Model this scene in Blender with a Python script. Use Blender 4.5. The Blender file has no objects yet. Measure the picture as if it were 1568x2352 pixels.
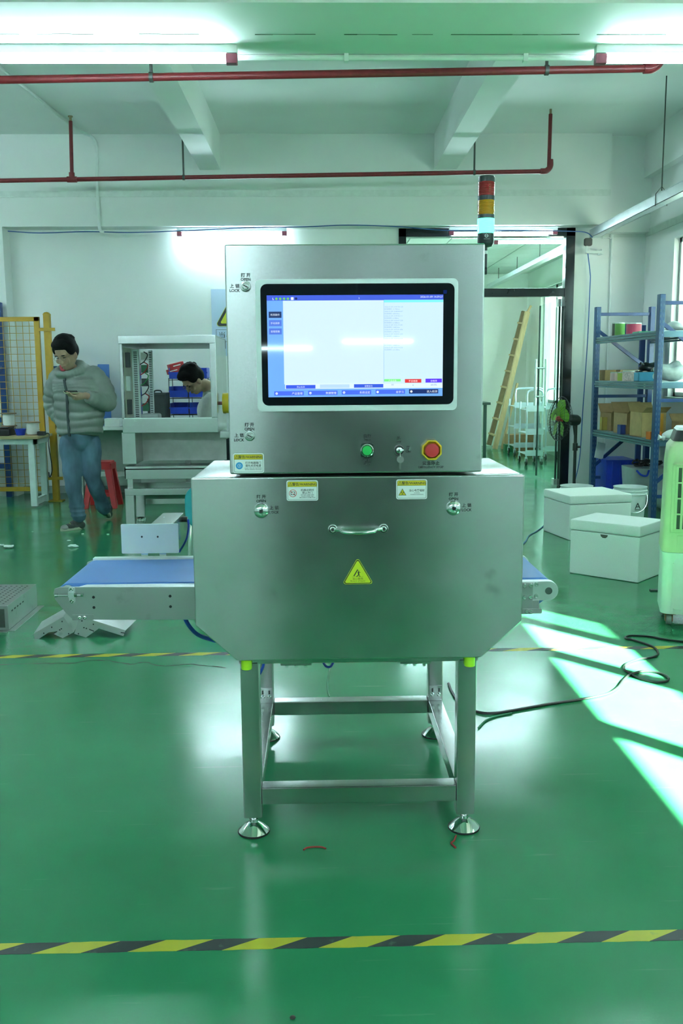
import bpy, bmesh, math, random
from mathutils import Vector, Matrix, Euler
random.seed(7)
SC = bpy.context.scene
COL = SC.collection
R_ = math.radians

# ------------------------------------------------------------------ camera
FPX, PITCH, YAW, ROLL = 2112.2, R_(8.578), R_(1.294), R_(.416)
CAM = Vector((-.1124, -2.7085, 1.45))
_F = Vector((math.sin(YAW)*math.cos(PITCH), math.cos(YAW)*math.cos(PITCH), -math.sin(PITCH)))
_R0 = Vector((math.cos(YAW), -math.sin(YAW), 0)); _U0 = _R0.cross(_F)
_R = _R0*math.cos(ROLL) - _U0*math.sin(ROLL); _U = _R0*math.sin(ROLL) + _U0*math.cos(ROLL)
cd = bpy.data.cameras.new('camera'); cam = bpy.data.objects.new('camera', cd); COL.objects.link(cam)
cd.sensor_fit = 'VERTICAL'; cd.sensor_height = 36; cd.sensor_width = 24
cd.lens = FPX/2352*36; cd.clip_start = .05; cd.clip_end = 200
m = Matrix((_R, _U, -_F)).transposed().to_4x4(); m.translation = CAM; cam.matrix_world = m
SC.camera = cam

# ------------------------------------------------------------------ sky, sun, exposure
W = bpy.data.worlds.new('sky'); SC.world = W; W.use_nodes = True
bg = W.node_tree.nodes['Background']; bg.inputs[0].default_value = (.64, .96, .97, 1); bg.inputs[1].default_value = 4.6
sd = bpy.data.lights.new('sun', 'SUN'); sd.energy = 125; sd.color = (1, .98, .86); sd.angle = R_(.6)
sun = bpy.data.objects.new('sun', sd); COL.objects.link(sun)
SUN_AZ = Vector((.64, -.768, 0)); SUN_TAN = .624
sun.rotation_euler = Vector((SUN_AZ.x, SUN_AZ.y, SUN_TAN)).to_track_quat('Z', 'Y').to_euler(); sun.location = (8, -9, 8)
SC.view_settings.view_transform = 'Standard'; SC.view_settings.look = 'None'
SC.view_settings.gamma = 1; SC.view_settings.use_curve_mapping = False
SC.view_settings.exposure = 1.2
SC.cycles.use_denoising = True
SC.cycles.max_bounces = 10; SC.cycles.diffuse_bounces = 5; SC.cycles.glossy_bounces = 5
SC.cycles.transparent_max_bounces = 12; SC.cycles.sample_clamp_indirect = 12
SC.cycles.caustics_reflective = False; SC.cycles.caustics_refractive = False

# ------------------------------------------------------------------ measuring helpers (survey of the place)
def ray(u, v): return _F + _R*((u-784)/FPX) + _U*((1176-v)/FPX)
def fl(u, v, z=0): d = ray(u, v); return CAM + d*((z-CAM.z)/d.z)
def at(u, v, Y): d = ray(u, v); return CAM + d*((Y-CAM.y)/d.y)
def atx(u, v, X): d = ray(u, v); return CAM + d*((X-CAM.x)/d.x)

# ------------------------------------------------------------------ materials
MATS = {}
def mat(name, col, rough=.5, metal=0, emit=0, spec=.5, var=.06, scale=14, bump=0, bscale=120, alpha=None, coat=0, aniso=0, stretch=None, sss=0, trans=0):
    if name in MATS: return MATS[name]
    M = bpy.data.materials.new(name); M.use_nodes = True; N = M.node_tree.nodes; L = M.node_tree.links
    b = N['Principled BSDF']; c = (*col[:3], 1)
    tc = N.new('ShaderNodeTexCoord'); mp = N.new('ShaderNodeMapping'); L.new(tc.outputs['Object'], mp.inputs[0])
    if stretch: mp.inputs['Scale'].default_value = stretch
    nz = N.new('ShaderNodeTexNoise'); nz.inputs['Scale'].default_value = scale; nz.inputs['Detail'].default_value = 3
    L.new(mp.outputs[0], nz.inputs['Vector'])
    rp = N.new('ShaderNodeValToRGB'); e = rp.color_ramp.elements
    e[0].position = .3; e[1].position = .7
    e[0].color = (*[x*(1-var) for x in col[:3]], 1); e[1].color = (*[min(1, x*(1+var)) for x in col[:3]], 1)
    L.new(nz.outputs['Fac'], rp.inputs[0]); L.new(rp.outputs[0], b.inputs['Base Color'])
    b.inputs['Roughness'].default_value = rough; b.inputs['Metallic'].default_value = metal
    b.inputs['Specular IOR Level'].default_value = spec
    if coat: b.inputs['Coat Weight'].default_value = coat; b.inputs['Coat Roughness'].default_value = .03
    if emit: b.inputs['Emission Color'].default_value = c; b.inputs['Emission Strength'].default_value = emit
    if alpha is not None: b.inputs['Alpha'].default_value = alpha
    if trans: b.inputs['Transmission Weight'].default_value = trans
    if sss: b.inputs['Subsurface Weight'].default_value = sss; b.inputs['Subsurface Radius'].default_value = (.02, .01, .006); b.inputs['Subsurface Scale'].default_value = .5
    if aniso:
        b.inputs['Anisotropic'].default_value = aniso; b.inputs['Anisotropic Rotation'].default_value = .25
        tg = N.new('ShaderNodeTangent'); tg.direction_type = 'RADIAL'; tg.axis = 'Z'; L.new(tg.outputs[0], b.inputs['Tangent'])
    if bump:
        n2 = N.new('ShaderNodeTexNoise'); n2.inputs['Scale'].default_value = bscale; L.new(mp.outputs[0], n2.inputs['Vector'])
        bp = N.new('ShaderNodeBump'); bp.inputs['Strength'].default_value = bump; bp.inputs['Distance'].default_value = .003
        L.new(n2.outputs['Fac'], bp.inputs['Height']); L.new(bp.outputs[0], b.inputs['Normal'])
    MATS[name] = M; return M

def steel(name, col, rough, smudge=.5, aniso=.6, brush=(6, 6, 420)):
    """brushed stainless sheet: horizontal grain, smudges and finger marks in the roughness"""
    M = mat(name, col, rough, 1, var=.03, scale=3, aniso=aniso, stretch=None)
    N = M.node_tree.nodes; L = M.node_tree.links; b = N['Principled BSDF']
    tc = N.new('ShaderNodeTexCoord')
    n1 = N.new('ShaderNodeTexNoise'); n1.inputs['Scale'].default_value = 5; n1.inputs['Detail'].default_value = 6; L.new(tc.outputs['Object'], n1.inputs['Vector'])
    mr = N.new('ShaderNodeMapRange'); mr.inputs['From Min'].default_value = .35; mr.inputs['From Max'].default_value = .75
    mr.inputs['To Min'].default_value = rough*(1-.25*smudge); mr.inputs['To Max'].default_value = rough*(1+.45*smudge)
    L.new(n1.outputs['Fac'], mr.inputs['Value']); L.new(mr.outputs[0], b.inputs['Roughness'])
    if smudge:                                              # greasy finger marks: a few soft dull spots
        n3 = N.new('ShaderNodeTexNoise'); n3.inputs['Scale'].default_value = 11; n3.inputs['Detail'].default_value = 5; L.new(tc.outputs['Object'], n3.inputs['Vector'])
        r3 = N.new('ShaderNodeValToRGB'); r3.color_ramp.elements[0].position = .66; r3.color_ramp.elements[0].color = (1,1,1,1); r3.color_ramp.elements[1].position = .76; r3.color_ramp.elements[1].color = (.78,.78,.76,1); L.new(n3.outputs['Fac'], r3.inputs[0])
        src = b.inputs['Base Color'].links[0].from_socket; mm = N.new('ShaderNodeMix'); mm.data_type = 'RGBA'; mm.blend_type = 'MULTIPLY'; mm.inputs[0].default_value = 1
        L.new(src, mm.inputs[6]); L.new(r3.outputs[0], mm.inputs[7]); L.new(mm.outputs[2], b.inputs['Base Color'])
    return M

def glass(name, tint=(.9, 1, .97), rough=0, refl=1.0):
    if name in MATS: return MATS[name]
    M = bpy.data.materials.new(name); M.use_nodes = True; N = M.node_tree.nodes; L = M.node_tree.links
    N.remove(N['Principled BSDF']); o = N['Material Output']
    t = N.new('ShaderNodeBsdfTransparent'); t.inputs[0].default_value = (*tint, 1)
    g = N.new('ShaderNodeBsdfGlossy'); g.inputs['Roughness'].default_value = rough
    f = N.new('ShaderNodeLayerWeight'); f.inputs[0].default_value = .5
    pw = N.new('ShaderNodeMath'); pw.operation = 'POWER'; pw.inputs[1].default_value = 4; L.new(f.outputs['Facing'], pw.inputs[0])
    mu = N.new('ShaderNodeMath'); mu.operation = 'MULTIPLY_ADD'; mu.inputs[1].default_value = .7*refl; mu.inputs[2].default_value = .03*refl; L.new(pw.outputs[0], mu.inputs[0])
    x = N.new('ShaderNodeMixShader'); L.new(mu.outputs[0], x.inputs[0]); L.new(t.outputs[0], x.inputs[1]); L.new(g.outputs[0], x.inputs[2])
    L.new(x.outputs[0], o.inputs[0]); MATS[name] = M; return M

def emitter(name, col, s):
    if name in MATS: return MATS[name]
    M = mat(name, col, .15, 0, emit=s, var=0, spec=.5)
    return M

# ------------------------------------------------------------------ mesh builder
class MB:
    def __init__(s): s.v = []; s.f = []; s.m = []
    def add(s, vs, fs, mi=0, T=None):
        o = len(s.v)
        s.v += [tuple(T @ Vector(p)) if T else tuple(p) for p in vs]
        s.f += [tuple(i+o for i in f) for f in fs]; s.m += [mi]*len(fs); return s
    def box(s, c, d, mi=0, rz=0, T=None, rot=None):
        x, y, z = d[0]/2, d[1]/2, d[2]/2
        vs = [(-x,-y,-z),(x,-y,-z),(x,y,-z),(-x,y,-z),(-x,-y,z),(x,-y,z),(x,y,z),(-x,y,z)]
        M = Matrix.Translation(c) @ (Euler(rot).to_matrix().to_4x4() if rot else Matrix.Rotation(rz, 4, 'Z'))
        if T: M = T @ M
        return s.add(vs, [(0,3,2,1),(4,5,6,7),(0,1,5,4),(1,2,6,5),(2,3,7,6),(3,0,4,7)], mi, M)
    def bb(s, x0, x1, y0, y1, z0, z1, mi=0): return s.box(((x0+x1)/2,(y0+y1)/2,(z0+z1)/2), (abs(x1-x0),abs(y1-y0),abs(z1-z0)), mi)
    def beam(s, a, b, w, h, mi=0, up=(0,0,1)):
        a = Vector(a); b = Vector(b); d = (b-a); l = d.length; d.normalize(); u = Vector(up)
        if abs(d.dot(u)) > .98: u = Vector((0,1,0))
        r = d.cross(u).normalized(); u = r.cross(d)
        M = Matrix((r, d, u)).transposed().to_4x4(); M.translation = (a+b)/2
        return s.box((0,0,0), (w, l, h), mi, T=M)
    def cyl(s, a, b, r0, r1=None, n=16, mi=0, cap=True):
        a = Vector(a); b = Vector(b); r1 = r0 if r1 is None else r1; d = (b-a).normalized()
        u = d.orthogonal().normalized(); w = d.cross(u); vs = []; fs = []
        for p, r in ((a, r0), (b, r1)):
            for i in range(n):
                t = 2*math.pi*i/n; vs.append(p + (u*math.cos(t)+w*math.sin(t))*r)
        for i in range(n): j = (i+1) % n; fs.append((i, j, n+j, n+i))
        if cap: fs += [tuple(range(n-1, -1, -1)), tuple(range(n, 2*n))]
        return s.add(vs, fs, mi)
    def lathe(s, prof, c=(0,0,0), ax=(0,0,1), n=24, mi=0, ref=None):
        """prof: list of (radius, height along the axis)"""
        ax = Vector(ax).normalized(); u = Vector(ref).normalized() if ref else ax.orthogonal().normalized(); w = ax.cross(u); c = Vector(c); vs = []; fs = []
        for r, h in prof:
            for i in range(n):
                t = 2*math.pi*i/n; vs.append(c + ax*h + (u*math.cos(t)+w*math.sin(t))*r)
        for k in range(len(prof)-1):
            for i in range(n): j = (i+1) % n; fs.append((k*n+i, k*n+j, (k+1)*n+j, (k+1)*n+i))
        if prof[0][0] > 1e-5: fs.append(tuple(range(n-1, -1, -1)))
        if prof[-1][0] > 1e-5: fs.append(tuple(range((len(prof)-1)*n, len(prof)*n)))
        return s.add(vs, fs, mi)
    def tube(s, path, r, n=8, mi=0, closed=False):
        P = [Vector(p) for p in path]; k = len(P); rs = r if isinstance(r, (list, tuple)) else [r]*k; vs = []; fs = []; u = None
        for i, p in enumerate(P):
            d = (P[min(i+1, k-1)] - P[max(i-1, 0)]).normalized()
            if u is None: u = d.orthogonal().normalized()
            u = (u - d*u.dot(d)).normalized(); w = d.cross(u)
            for j in range(n): t = 2*math.pi*j/n; vs.append(p + (u*math.cos(t)+w*math.sin(t))*rs[i])
        for i in range(k-1):
            for j in range(n): q = (j+1) % n; fs.append((i*n+j, i*n+q, (i+1)*n+q, (i+1)*n+j))
        fs += [tuple(range(n-1, -1, -1)), tuple(range((k-1)*n, k*n))]
        return s.add(vs, fs, mi)
    def prism(s, poly, O, A, B, N, mi=0):
        """polygon in the plane O + a*A + b*B, extruded by N"""
        O = Vector(O); A = Vector(A); B = Vector(B); N = Vector(N); n = len(poly)
        vs = [O + A*p[0] + B*p[1] for p in poly]; vs += [p + N for p in vs]
        fs = [tuple(range(n-1, -1, -1)), tuple(range(n, 2*n))] + [(i, (i+1) % n, n+(i+1) % n, n+i) for i in range(n)]
        return s.add(vs, fs, mi)
    def ell(s, c, r, n=14, k=9, mi=0, T=None):
        vs = []; fs = []
        for i in range(1, k):
            a = math.pi*i/k
            for j in range(n): t = 2*math.pi*j/n; vs.append((c[0]+r[0]*math.sin(a)*math.cos(t), c[1]+r[1]*math.sin(a)*math.sin(t), c[2]+r[2]*math.cos(a)))
        top = len(vs); vs += [(c[0], c[1], c[2]+r[2]), (c[0], c[1], c[2]-r[2])]
        for i in range(k-2):
            for j in range(n): q = (j+1) % n; fs.append((i*n+j, (i+1)*n+j, (i+1)*n+q, i*n+q))
        for j in range(n): q = (j+1) % n; fs += [(top, j, q), (top+1, (k-2)*n+q, (k-2)*n+j)]
        return s.add(vs, fs, mi, T)
    def loft(s, rings, mi=0, cap=True):
        n = len(rings[0]); vs = [p for r in rings for p in r]; fs = []
        for i in range(len(rings)-1):
            for j in range(n): q = (j+1) % n; fs.append((i*n+j, i*n+q, (i+1)*n+q, (i+1)*n+j))
        if cap: fs += [tuple(range(n-1, -1, -1)), tuple(range((len(rings)-1)*n, len(rings)*n))]
        return s.add(vs, fs, mi)
    def text(s, t, O, size, mi=0, A=(1,0,0), B=(0,0,1), al='CENTER', sx=1, bold=0):
        vs, fs = text_geo(t, bold); xs = [p[0] for p in vs] or [0]
        w = max(xs)-min(xs); x0 = min(xs); sh = -x0 - (w/2 if al == 'CENTER' else (w if al == 'RIGHT' else 0))
        O = Vector(O); A = Vector(A); B = Vector(B)
        return s.add([O + A*((p[0]+sh)*size*sx) + B*(p[1]*size) for p in vs], fs, mi)
    def build(s, name, mats, parent=None, bevel=0, seg=2, smooth=35, local=False):
        me = bpy.data.meshes.new(name); off = Vector((0,0,0))
        if parent and not local:
            r = parent
            while r.parent: r = r.parent
            off = r.location
        me.from_pydata([tuple(Vector(p)-off) for p in s.v], [], s.f)
        for M in (mats if isinstance(mats, (list, tuple)) else [mats]): me.materials.append(M)
        me.polygons.foreach_set('material_index', s.m)
        bm = bmesh.new(); bm.from_mesh(me); bmesh.ops.recalc_face_normals(bm, faces=bm.faces)
        if bevel:
            es = [e for e in bm.edges if len(e.link_faces) == 2 and e.calc_face_angle(0) > R_(30)]
            bmesh.ops.bevel(bm, geom=es, offset=bevel, segments=seg, affect='EDGES', profile=.5, clamp_overlap=True)
        bm.to_mesh(me); bm.free()
        if smooth:
            me.polygons.foreach_set('use_smooth', [True]*len(me.polygons)); me.set_sharp_from_angle(angle=R_(smooth))
        o = bpy.data.objects.new(name, me); COL.objects.link(o)
        if bevel and smooth: wn = o.modifiers.new('weighted_normal', 'WEIGHTED_NORMAL'); wn.keep_sharp = True
        if parent: o.parent = parent
        return o

_TX = {}
def text_geo(t, bold=0):
    if (t, bold) in _TX: return _TX[t, bold]
    cu = bpy.data.curves.new('lettering', 'FONT'); cu.body = t; cu.size = 1; cu.resolution_u = 2; cu.offset = bold
    o = bpy.data.objects.new('lettering', cu); COL.objects.link(o)
    dg = bpy.context.evaluated_depsgraph_get(); ev = o.evaluated_get(dg); me = ev.to_mesh()
    r = ([tuple(v.co) for v in me.vertices], [tuple(p.vertices) for p in me.polygons]); ev.to_mesh_clear()
    bpy.data.objects.remove(o); bpy.data.curves.remove(cu); _TX[t, bold] = r; return r

def tag(o, label=None, cat=None, group=None, kind=None):
    for k, v in (('label', label), ('category', cat), ('group', group), ('kind', kind)):
        if v: o[k] = v
    return o
def thing(name, label, cat, loc=(0,0,0), rz=0, group=None):
    o = bpy.data.objects.new(name, None); COL.objects.link(o); o.empty_display_size = .1
    o.location = loc; o.rotation_euler = (0, 0, rz); return tag(o, label, cat, group)
def struct(name, mb, m, parent=None, bevel=0, smooth=35):
    o = mb.build(name, m, parent, bevel, smooth=smooth)
    if not parent: o['kind'] = 'structure'
    return o
def clone(o, loc=None, rz=None, label=None, group=None, parent=None):
    c = o.copy(); COL.objects.link(c)
    if parent: c.parent = parent
    if loc is not None: c.location = loc
    if rz is not None: c.rotation_euler = (0, 0, rz)
    if label: c['label'] = label
    if group: c['group'] = group
    for ch in list(o.children): clone(ch, parent=c)
    return c
def rrect(w, h, r, n=5):
    o = []
    for cx, cy, a in ((w/2-r, h/2-r, 0), (-w/2+r, h/2-r, 90), (-w/2+r, -h/2+r, 180), (w/2-r, -h/2+r, 270)):
        for i in range(n+1): t = R_(a+90*i/n); o.append((cx+r*math.cos(t), cy+r*math.sin(t)))
    return o
def smooth_path(pts, k=8):
    P = [Vector(p) for p in pts]; P = [P[0]*2-P[1]] + P + [P[-1]*2-P[-2]]; out = []
    for i in range(1, len(P)-2):
        for j in range(k):
            t = j/k; a, b, c, d = P[i-1], P[i], P[i+1], P[i+2]
            out.append(.5*((2*b)+(c-a)*t+(2*a-5*b+4*c-d)*t*t+(3*b-a-3*c+d)*t**3))
    return out + [P[-2]]
X1, Y1, Z1 = Vector((1,0,0)), Vector((0,1,0)), Vector((0,0,1))

# common materials
WALL = mat('painted_plaster', (.80,.82,.81), .65, var=.03, scale=1.2, bump=.05, bscale=40)
CEIL = mat('ceiling_plaster', (.86,.87,.87), .7, var=.03, scale=1, bump=.06, bscale=30)
STEEL = steel('brushed_stainless', (.60,.612,.612), .22, .4, .8)
STEEL2 = steel('stainless_frame', (.50,.515,.505), .22, .4, .3)
CHROME = mat('polished_chrome', (.82,.84,.84), .08, 1, var=.02)
ALU = mat('anodised_aluminium', (.72,.75,.75), .38, 1, var=.03)
BLACK = mat('black_plastic', (.012,.014,.015), .4, var=.1)
INK = mat('black_print', (.015,.02,.02), .5, var=.05)
WHITEP = mat('white_plastic', (.80,.83,.82), .4, var=.03)
RUBBER = mat('black_rubber', (.01,.012,.012), .6, var=.1)
BLUEP = mat('blue_plastic', (.02,.06,.55), .35, var=.08)
CARD = mat('brown_cardboard', (.34,.22,.10), .8, var=.1, scale=20)

# ================================================================== THE ROOM
XL, XR, YF, YB, ZC = -7.0, 3.87, -8.5, 8.75, 4.2
def floor_mat():
    M = bpy.data.materials.new('green_epoxy_floor'); M.use_nodes = True; N = M.node_tree.nodes; L = M.node_tree.links; b = N['Principled BSDF']
    tc = N.new('ShaderNodeTexCoord')
    def noise(sc, det=4, stretch=None):
        n = N.new('ShaderNodeTexNoise'); n.inputs['Scale'].default_value = sc; n.inputs['Detail'].default_value = det
        if stretch:
            mp = N.new('ShaderNodeMapping'); mp.inputs['Scale'].default_value = stretch; mp.inputs['Rotation'].default_value = (0,0,.5); L.new(tc.outputs['Object'], mp.inputs[0]); L.new(mp.outputs[0], n.inputs['Vector'])
        else: L.new(tc.outputs['Object'], n.inputs['Vector'])
        return n
    n1 = noise(1.1, 5); rp = N.new('ShaderNodeValToRGB'); L.new(n1.outputs['Fac'], rp.inputs[0])
    rp.color_ramp.elements[0].position = .3; rp.color_ramp.elements[0].color = (.024,.195,.083,1)
    rp.color_ramp.elements[1].position = .75; rp.color_ramp.elements[1].color = (.037,.245,.110,1)
    # pale scuffs and scratches worn into the paint
    n2 = noise(3, 8, (1, 14, 1)); r2 = N.new('ShaderNodeValToRGB'); L.new(n2.outputs['Fac'], r2.inputs[0])
    r2.color_ramp.elements[0].position = .66; r2.color_ramp.elements[0].color = (0,0,0,1); r2.color_ramp.elements[1].position = .8; r2.color_ramp.elements[1].color = (.16,.16,.16,1)
    mx = N.new('ShaderNodeMix'); mx.data_type = 'RGBA'; L.new(r2.outputs[0], mx.inputs[0]); L.new(rp.outputs[0], mx.inputs[6]); mx.inputs[7].default_value = (.35,.55,.42,1)
    L.new(mx.outputs[2], b.inputs['Base Color'])
    n3 = noise(2.2, 6); mr = N.new('ShaderNodeMapRange'); L.new(n3.outputs['Fac'], mr.inputs['Value']); mr.inputs['From Min'].default_value = .3; mr.inputs['From Max'].default_value = .7
    mr.inputs['To Min'].default_value = .10; mr.inputs['To Max'].default_value = .24; L.new(mr.outputs[0], b.inputs['Roughness'])
    b.inputs['Specular IOR Level'].default_value = .5; b.inputs['IOR'].default_value = 1.5
    n4 = noise(150, 2); n5 = noise(4, 2); ad = N.new('ShaderNodeMath'); ad.operation = 'MULTIPLY_ADD'; ad.inputs[1].default_value = .30
    L.new(n4.outputs['Fac'], ad.inputs[0]); L.new(n5.outputs['Fac'], ad.inputs[2])
    bp = N.new('ShaderNodeBump'); bp.inputs['Strength'].default_value = .16; bp.inputs['Distance'].default_value = .004; L.new(ad.outputs[0], bp.inputs['Height']); L.new(bp.outputs[0], b.inputs['Normal'])
    return M
FLOOR = floor_mat()
struct('floor', MB().bb(XL-.2, 4.4, YF-.2, 16.2, -.1, 0), FLOOR)
struct('ceiling', MB().bb(XL-.2, XR+.2, YF-.2, YB+.2, ZC, ZC+.15), CEIL)
# back wall with the glass-door opening
DX0, DX1, DZ = .86, 3.0, 3.17
struct('wall_back', MB().bb(XL, DX0, YB, YB+.2, 0, ZC).bb(DX1, XR, YB, YB+.2, 0, ZC).bb(DX0, DX1, YB, YB+.2, DZ, ZC), WALL)
struct('wall_left', MB().bb(XL-.2, XL, YF-.2, YB+.2, 0, ZC), WALL)
# wall behind the photographer: white, with a dark double door added to darken the steel's reflection
struct('wall_front', MB().bb(XL, XR+.2, YF-.2, YF, 0, ZC), WALL)
DARK = mat('dark_grey_door_paint', (.05,.06,.06), .5)
dm = MB().bb(-.85, .33, YF, YF+.06, .02, 2.9).bb(.35, 1.55, YF, YF+.06, .02, 2.9)
d2 = struct('added_dark_door', dm, DARK); [MB().bb(q, q+.06, YF+.06, YF+.11, .95, 1.25).build('door_handle', ALU, d2) for q in (.22, .42)]
# right wall with windows
WINS = [(-3.62, -.24, 2.28, 2.92), (4.55, 7.82, 1.16, 2.92)]
rw = MB(); ys = [YF-.2]
for a, b_, z0, z1 in WINS:
    rw.bb(XR, XR+.2, ys[-1], a, 0, ZC).bb(XR, XR+.2, a, b_, 0, z0).bb(XR, XR+.2, a, b_, z1, ZC); ys.append(b_)
rw.bb(XR, XR+.2, ys[-1], YB+.2, 0, ZC)
struct('wall_right', rw, WALL)
WFR = mat('window_aluminium', (.55,.60,.58), .45, .6)
GW = glass('window_glass', (.93,.98,.95)); GF = glass('window_glass_film', (.50,.52,.50))
def window(n, Y0, Y1, Z0, Z1, splits, films=(), X=XR):
    f = MB(); xc = X+.10; t = .05
    f.bb(xc-.035, xc+.035, Y0, Y1, Z0, Z0+t).bb(xc-.035, xc+.035, Y0, Y1, Z1-t, Z1)
    for y in (Y0+t/2, Y1-t/2): f.bb(xc-.035, xc+.035, y-t/2, y+t/2, Z0, Z1)
    for y in splits: f.bb(xc-.035, xc+.035, y-.055, y+.055, Z0, Z1)
    o = struct('window_%d' % n, f, WFR); e = [Y0+t] + list(splits) + [Y1-t]
    for i in range(len(e)-1):
        MB().bb(xc-.004, xc+.004, e[i], e[i+1], Z0+t, Z1-t).build('pane', GF if i in films else GW, o)
    MB().bb(X-.03, xc-.03, Y0-.02, Y1+.02, Z0-.04, Z0).build('sill', WALL, o)
    return o
window(1, *WINS[0], (-2.63, -1.57, -.92, -.42), films=(3,))
window(2, *WINS[1], (5.65, 6.75))
# beams
struct('beam_back', MB().bb(-3.8, 3.34, 8.5, YB, 3.17, ZC), WALL)
struct('beam_back_corner', MB().bb(3.34, XR, 8.62, YB, 3.1, ZC), WALL)
struct('column_left', MB().bb(-4.6, -3.8, 8.5, YB, 0, ZC), WALL)
struct('shade_band_1', MB().bb(-3.8, 3.34, 8.488, 8.5, 3.50, 3.57), mat('painted_shade_band', (.72,.77,.74), .7))  # thin strip in darker paint, standing for a shadow band on the beam
struct('beam_right', MB().bb(XR-.1, XR, YF, YB, 3.72, ZC), WALL)
struct('shade_band_2', MB().bb(XR-.012, XR, 3, YB, 3.06, 3.14).bb(3.34, XR, YB-.012, YB, 3.06, 3.14), MATS['painted_shade_band'])  # same painted shadow band carried along the right wall and corner
NB = [(1.86, 2.62), (-4.3, -3.5)]
for i, (a, b_) in enumerate(NB):
    o = struct('beam_cross' if i == 0 else 'beam_cross.001', MB().bb(XL, XR, a, b_, 3.15, ZC), WALL)
cr = MB(); random.seed(3); x = -1.9; y0 = 2.26
while x < 1.6:                                             # a crack line along the plaster under the near beam
    w = random.uniform(.03, .12)
    if random.random() < .8: cr.bb(x, x+w, y0+random.uniform(-.004,.004), y0+random.uniform(.004,.010), 3.1485, 3.1505)
    x += w
cr.build('crack', mat('plaster_crack', (.12,.16,.13), .9), bpy.data.objects['beam_cross'])
for i, (a, b_) in enumerate(((-1.477, -1.235), (1.254, 1.516))):
    struct('beam_long' if i == 0 else 'beam_long.001', MB().bb(a, b_, 2.62, 8.5, 3.80, ZC).bb(a, b_, -3.5, 1.86, 3.80, ZC), CEIL)
# baseboard
struct('baseboard_back', MB().bb(-3.8, DX0-.1, YB-.02, YB, 0, .09), mat('baseboard_tile', (.30,.36,.34), .4))

# ---------------------------------------------------------------- room beyond the glass door
R2X0, R2X1, R2Y, R2Z = -1.5, 3.97, 15.6, 3.33
W2 = mat('back_room_plaster', (.78,.84,.76), .6, var=.03, scale=1.5)
struct('wall_beyond_far', MB().bb(R2X0, R2X1+.2, R2Y, R2Y+.2, 0, R2Z+.2), W2)
struct('wall_beyond_left', MB().bb(R2X0-.2, R2X0, YB+.2, R2Y+.2, 0, R2Z+.2), W2)
r2 = MB(); yw = YB+.2
W2S = [(9.3, 11.2, .9, 2.95), (11.9, 14.5, .9, 2.95)]
for a, b_, z0, z1 in W2S:
    r2.bb(R2X1, R2X1+.2, yw, a, 0, R2Z+.2).bb(R2X1, R2X1+.2, a, b_, 0, z0).bb(R2X1, R2X1+.2, a, b_, z1, R2Z+.2); yw = b_
r2.bb(R2X1, R2X1+.2, yw, R2Y, 0, R2Z+.2)
struct('wall_beyond_right', r2, W2)
window(3, *W2S[0], (10.25,), X=R2X1); window(4, *W2S[1], (12.8, 13.6), X=R2X1)
c2 = struct('ceiling_beyond', MB().bb(R2X0-.2, R2X1+.2, YB+.2, R2Y+.2, R2Z+.03, R2Z+.15), mat('ceiling_grid_metal', (.45,.5,.47), .6))
TILE = mat('ceiling_tile', (.80,.84,.80), .8, var=.04, scale=30, bump=.1, bscale=200)
tm = None; ty = YB+.25; k = 0
while ty < R2Y-.1:
    tx = R2X0+.3
    while tx < R2X1-.3:
        if tx > .3:
            if tm is None:
                tm = MB().bb(-.292, .292, -.292, .292, 0, .014).build('tile', TILE, c2, .004, 1, local=True); o = tm
            else: o = tm.copy(); COL.objects.link(o); o.parent = c2
            o.location = (tx+.3, ty+.3, R2Z+.016)
        tx += .6
    ty += .6
struct('trim_3', MB().bb(3.0, 3.5, R2Y-.03, R2Y, 0, R2Z), W2)
# building across the yard, seen through the windows
bw = MB().bb(9, 14, -3.0, 11, -1, 10.5)
bo = struct('building_across_yard', bw, mat('pale_render', (.34,.44,.37), .8, var=.05, scale=.8))
jm = MB()
for i in range(16): jm.bb(8.985, 9.0, 1, 11, -.6+i*.5, -.57+i*.5)
jm.build('cladding_joint', mat('render_joint', (.22,.28,.25), .8), bo)
struct('ground_yard', MB().bb(4.4, 60, -60, 60, -.3, -.12), mat('concrete_yard', (.42,.42,.40), .9))

# ---------------------------------------------------------------- black framed glass door
FR = mat('black_door_frame', (.012,.016,.017), .18, .3, var=.1)
df = MB()
df.bb(DX0, DX0+.09, 8.72, 8.86, 0, DZ).bb(DX1-.11, DX1, 8.72, 8.86, 0, DZ).bb(DX0, DX1, 8.72, 8.86, DZ-.1, DZ).bb(DX0, DX1, 8.74, 8.84, 2.36, 2.46)
door = struct('door_1', df, FR, bevel=.004)
MB().bb(DX0+.09, DX1-.11, 8.785, 8.797, 2.46, DZ-.1).build('transom_pane', glass('door_glass', (.90,.98,.95), refl=.3), door)
MB().bb(DX0+.09, 1.55, 8.785, 8.797, .03, 2.36).build('side_pane', MATS['door_glass'], door)
HXP = 2.87
lf = MB().bb(HXP-.006, HXP+.006, 8.86, 9.9, .03, 2.33).build('door_leaf', MATS['door_glass'], door)
MB().bb(HXP-.011, HXP+.011, 9.885, 9.9, .03, 2.33).bb(HXP-.011, HXP+.011, 8.86, 8.875, .03, 2.33).build('leaf_edge', mat('leaf_edge_dark', (.02,.05,.045), .2), lf)
hm = MB()
for sx in (-.07, .07): hm.cyl((HXP+sx, 9.78, 1.0), (HXP+sx, 9.78, 1.62), .017)
for z in (1.12, 1.5): hm.cyl((HXP-.07, 9.78, z), (HXP+.07, 9.78, z), .010)
hm.build('pull_handle', ALU, lf)
MB().bb(HXP-.02, HXP+.02, 8.86, 8.98, 2.25, 2.34).bb(HXP-.02, HXP+.02, 8.86, 8.98, .02, .10).build('patch_fitting', ALU, lf)

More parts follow.
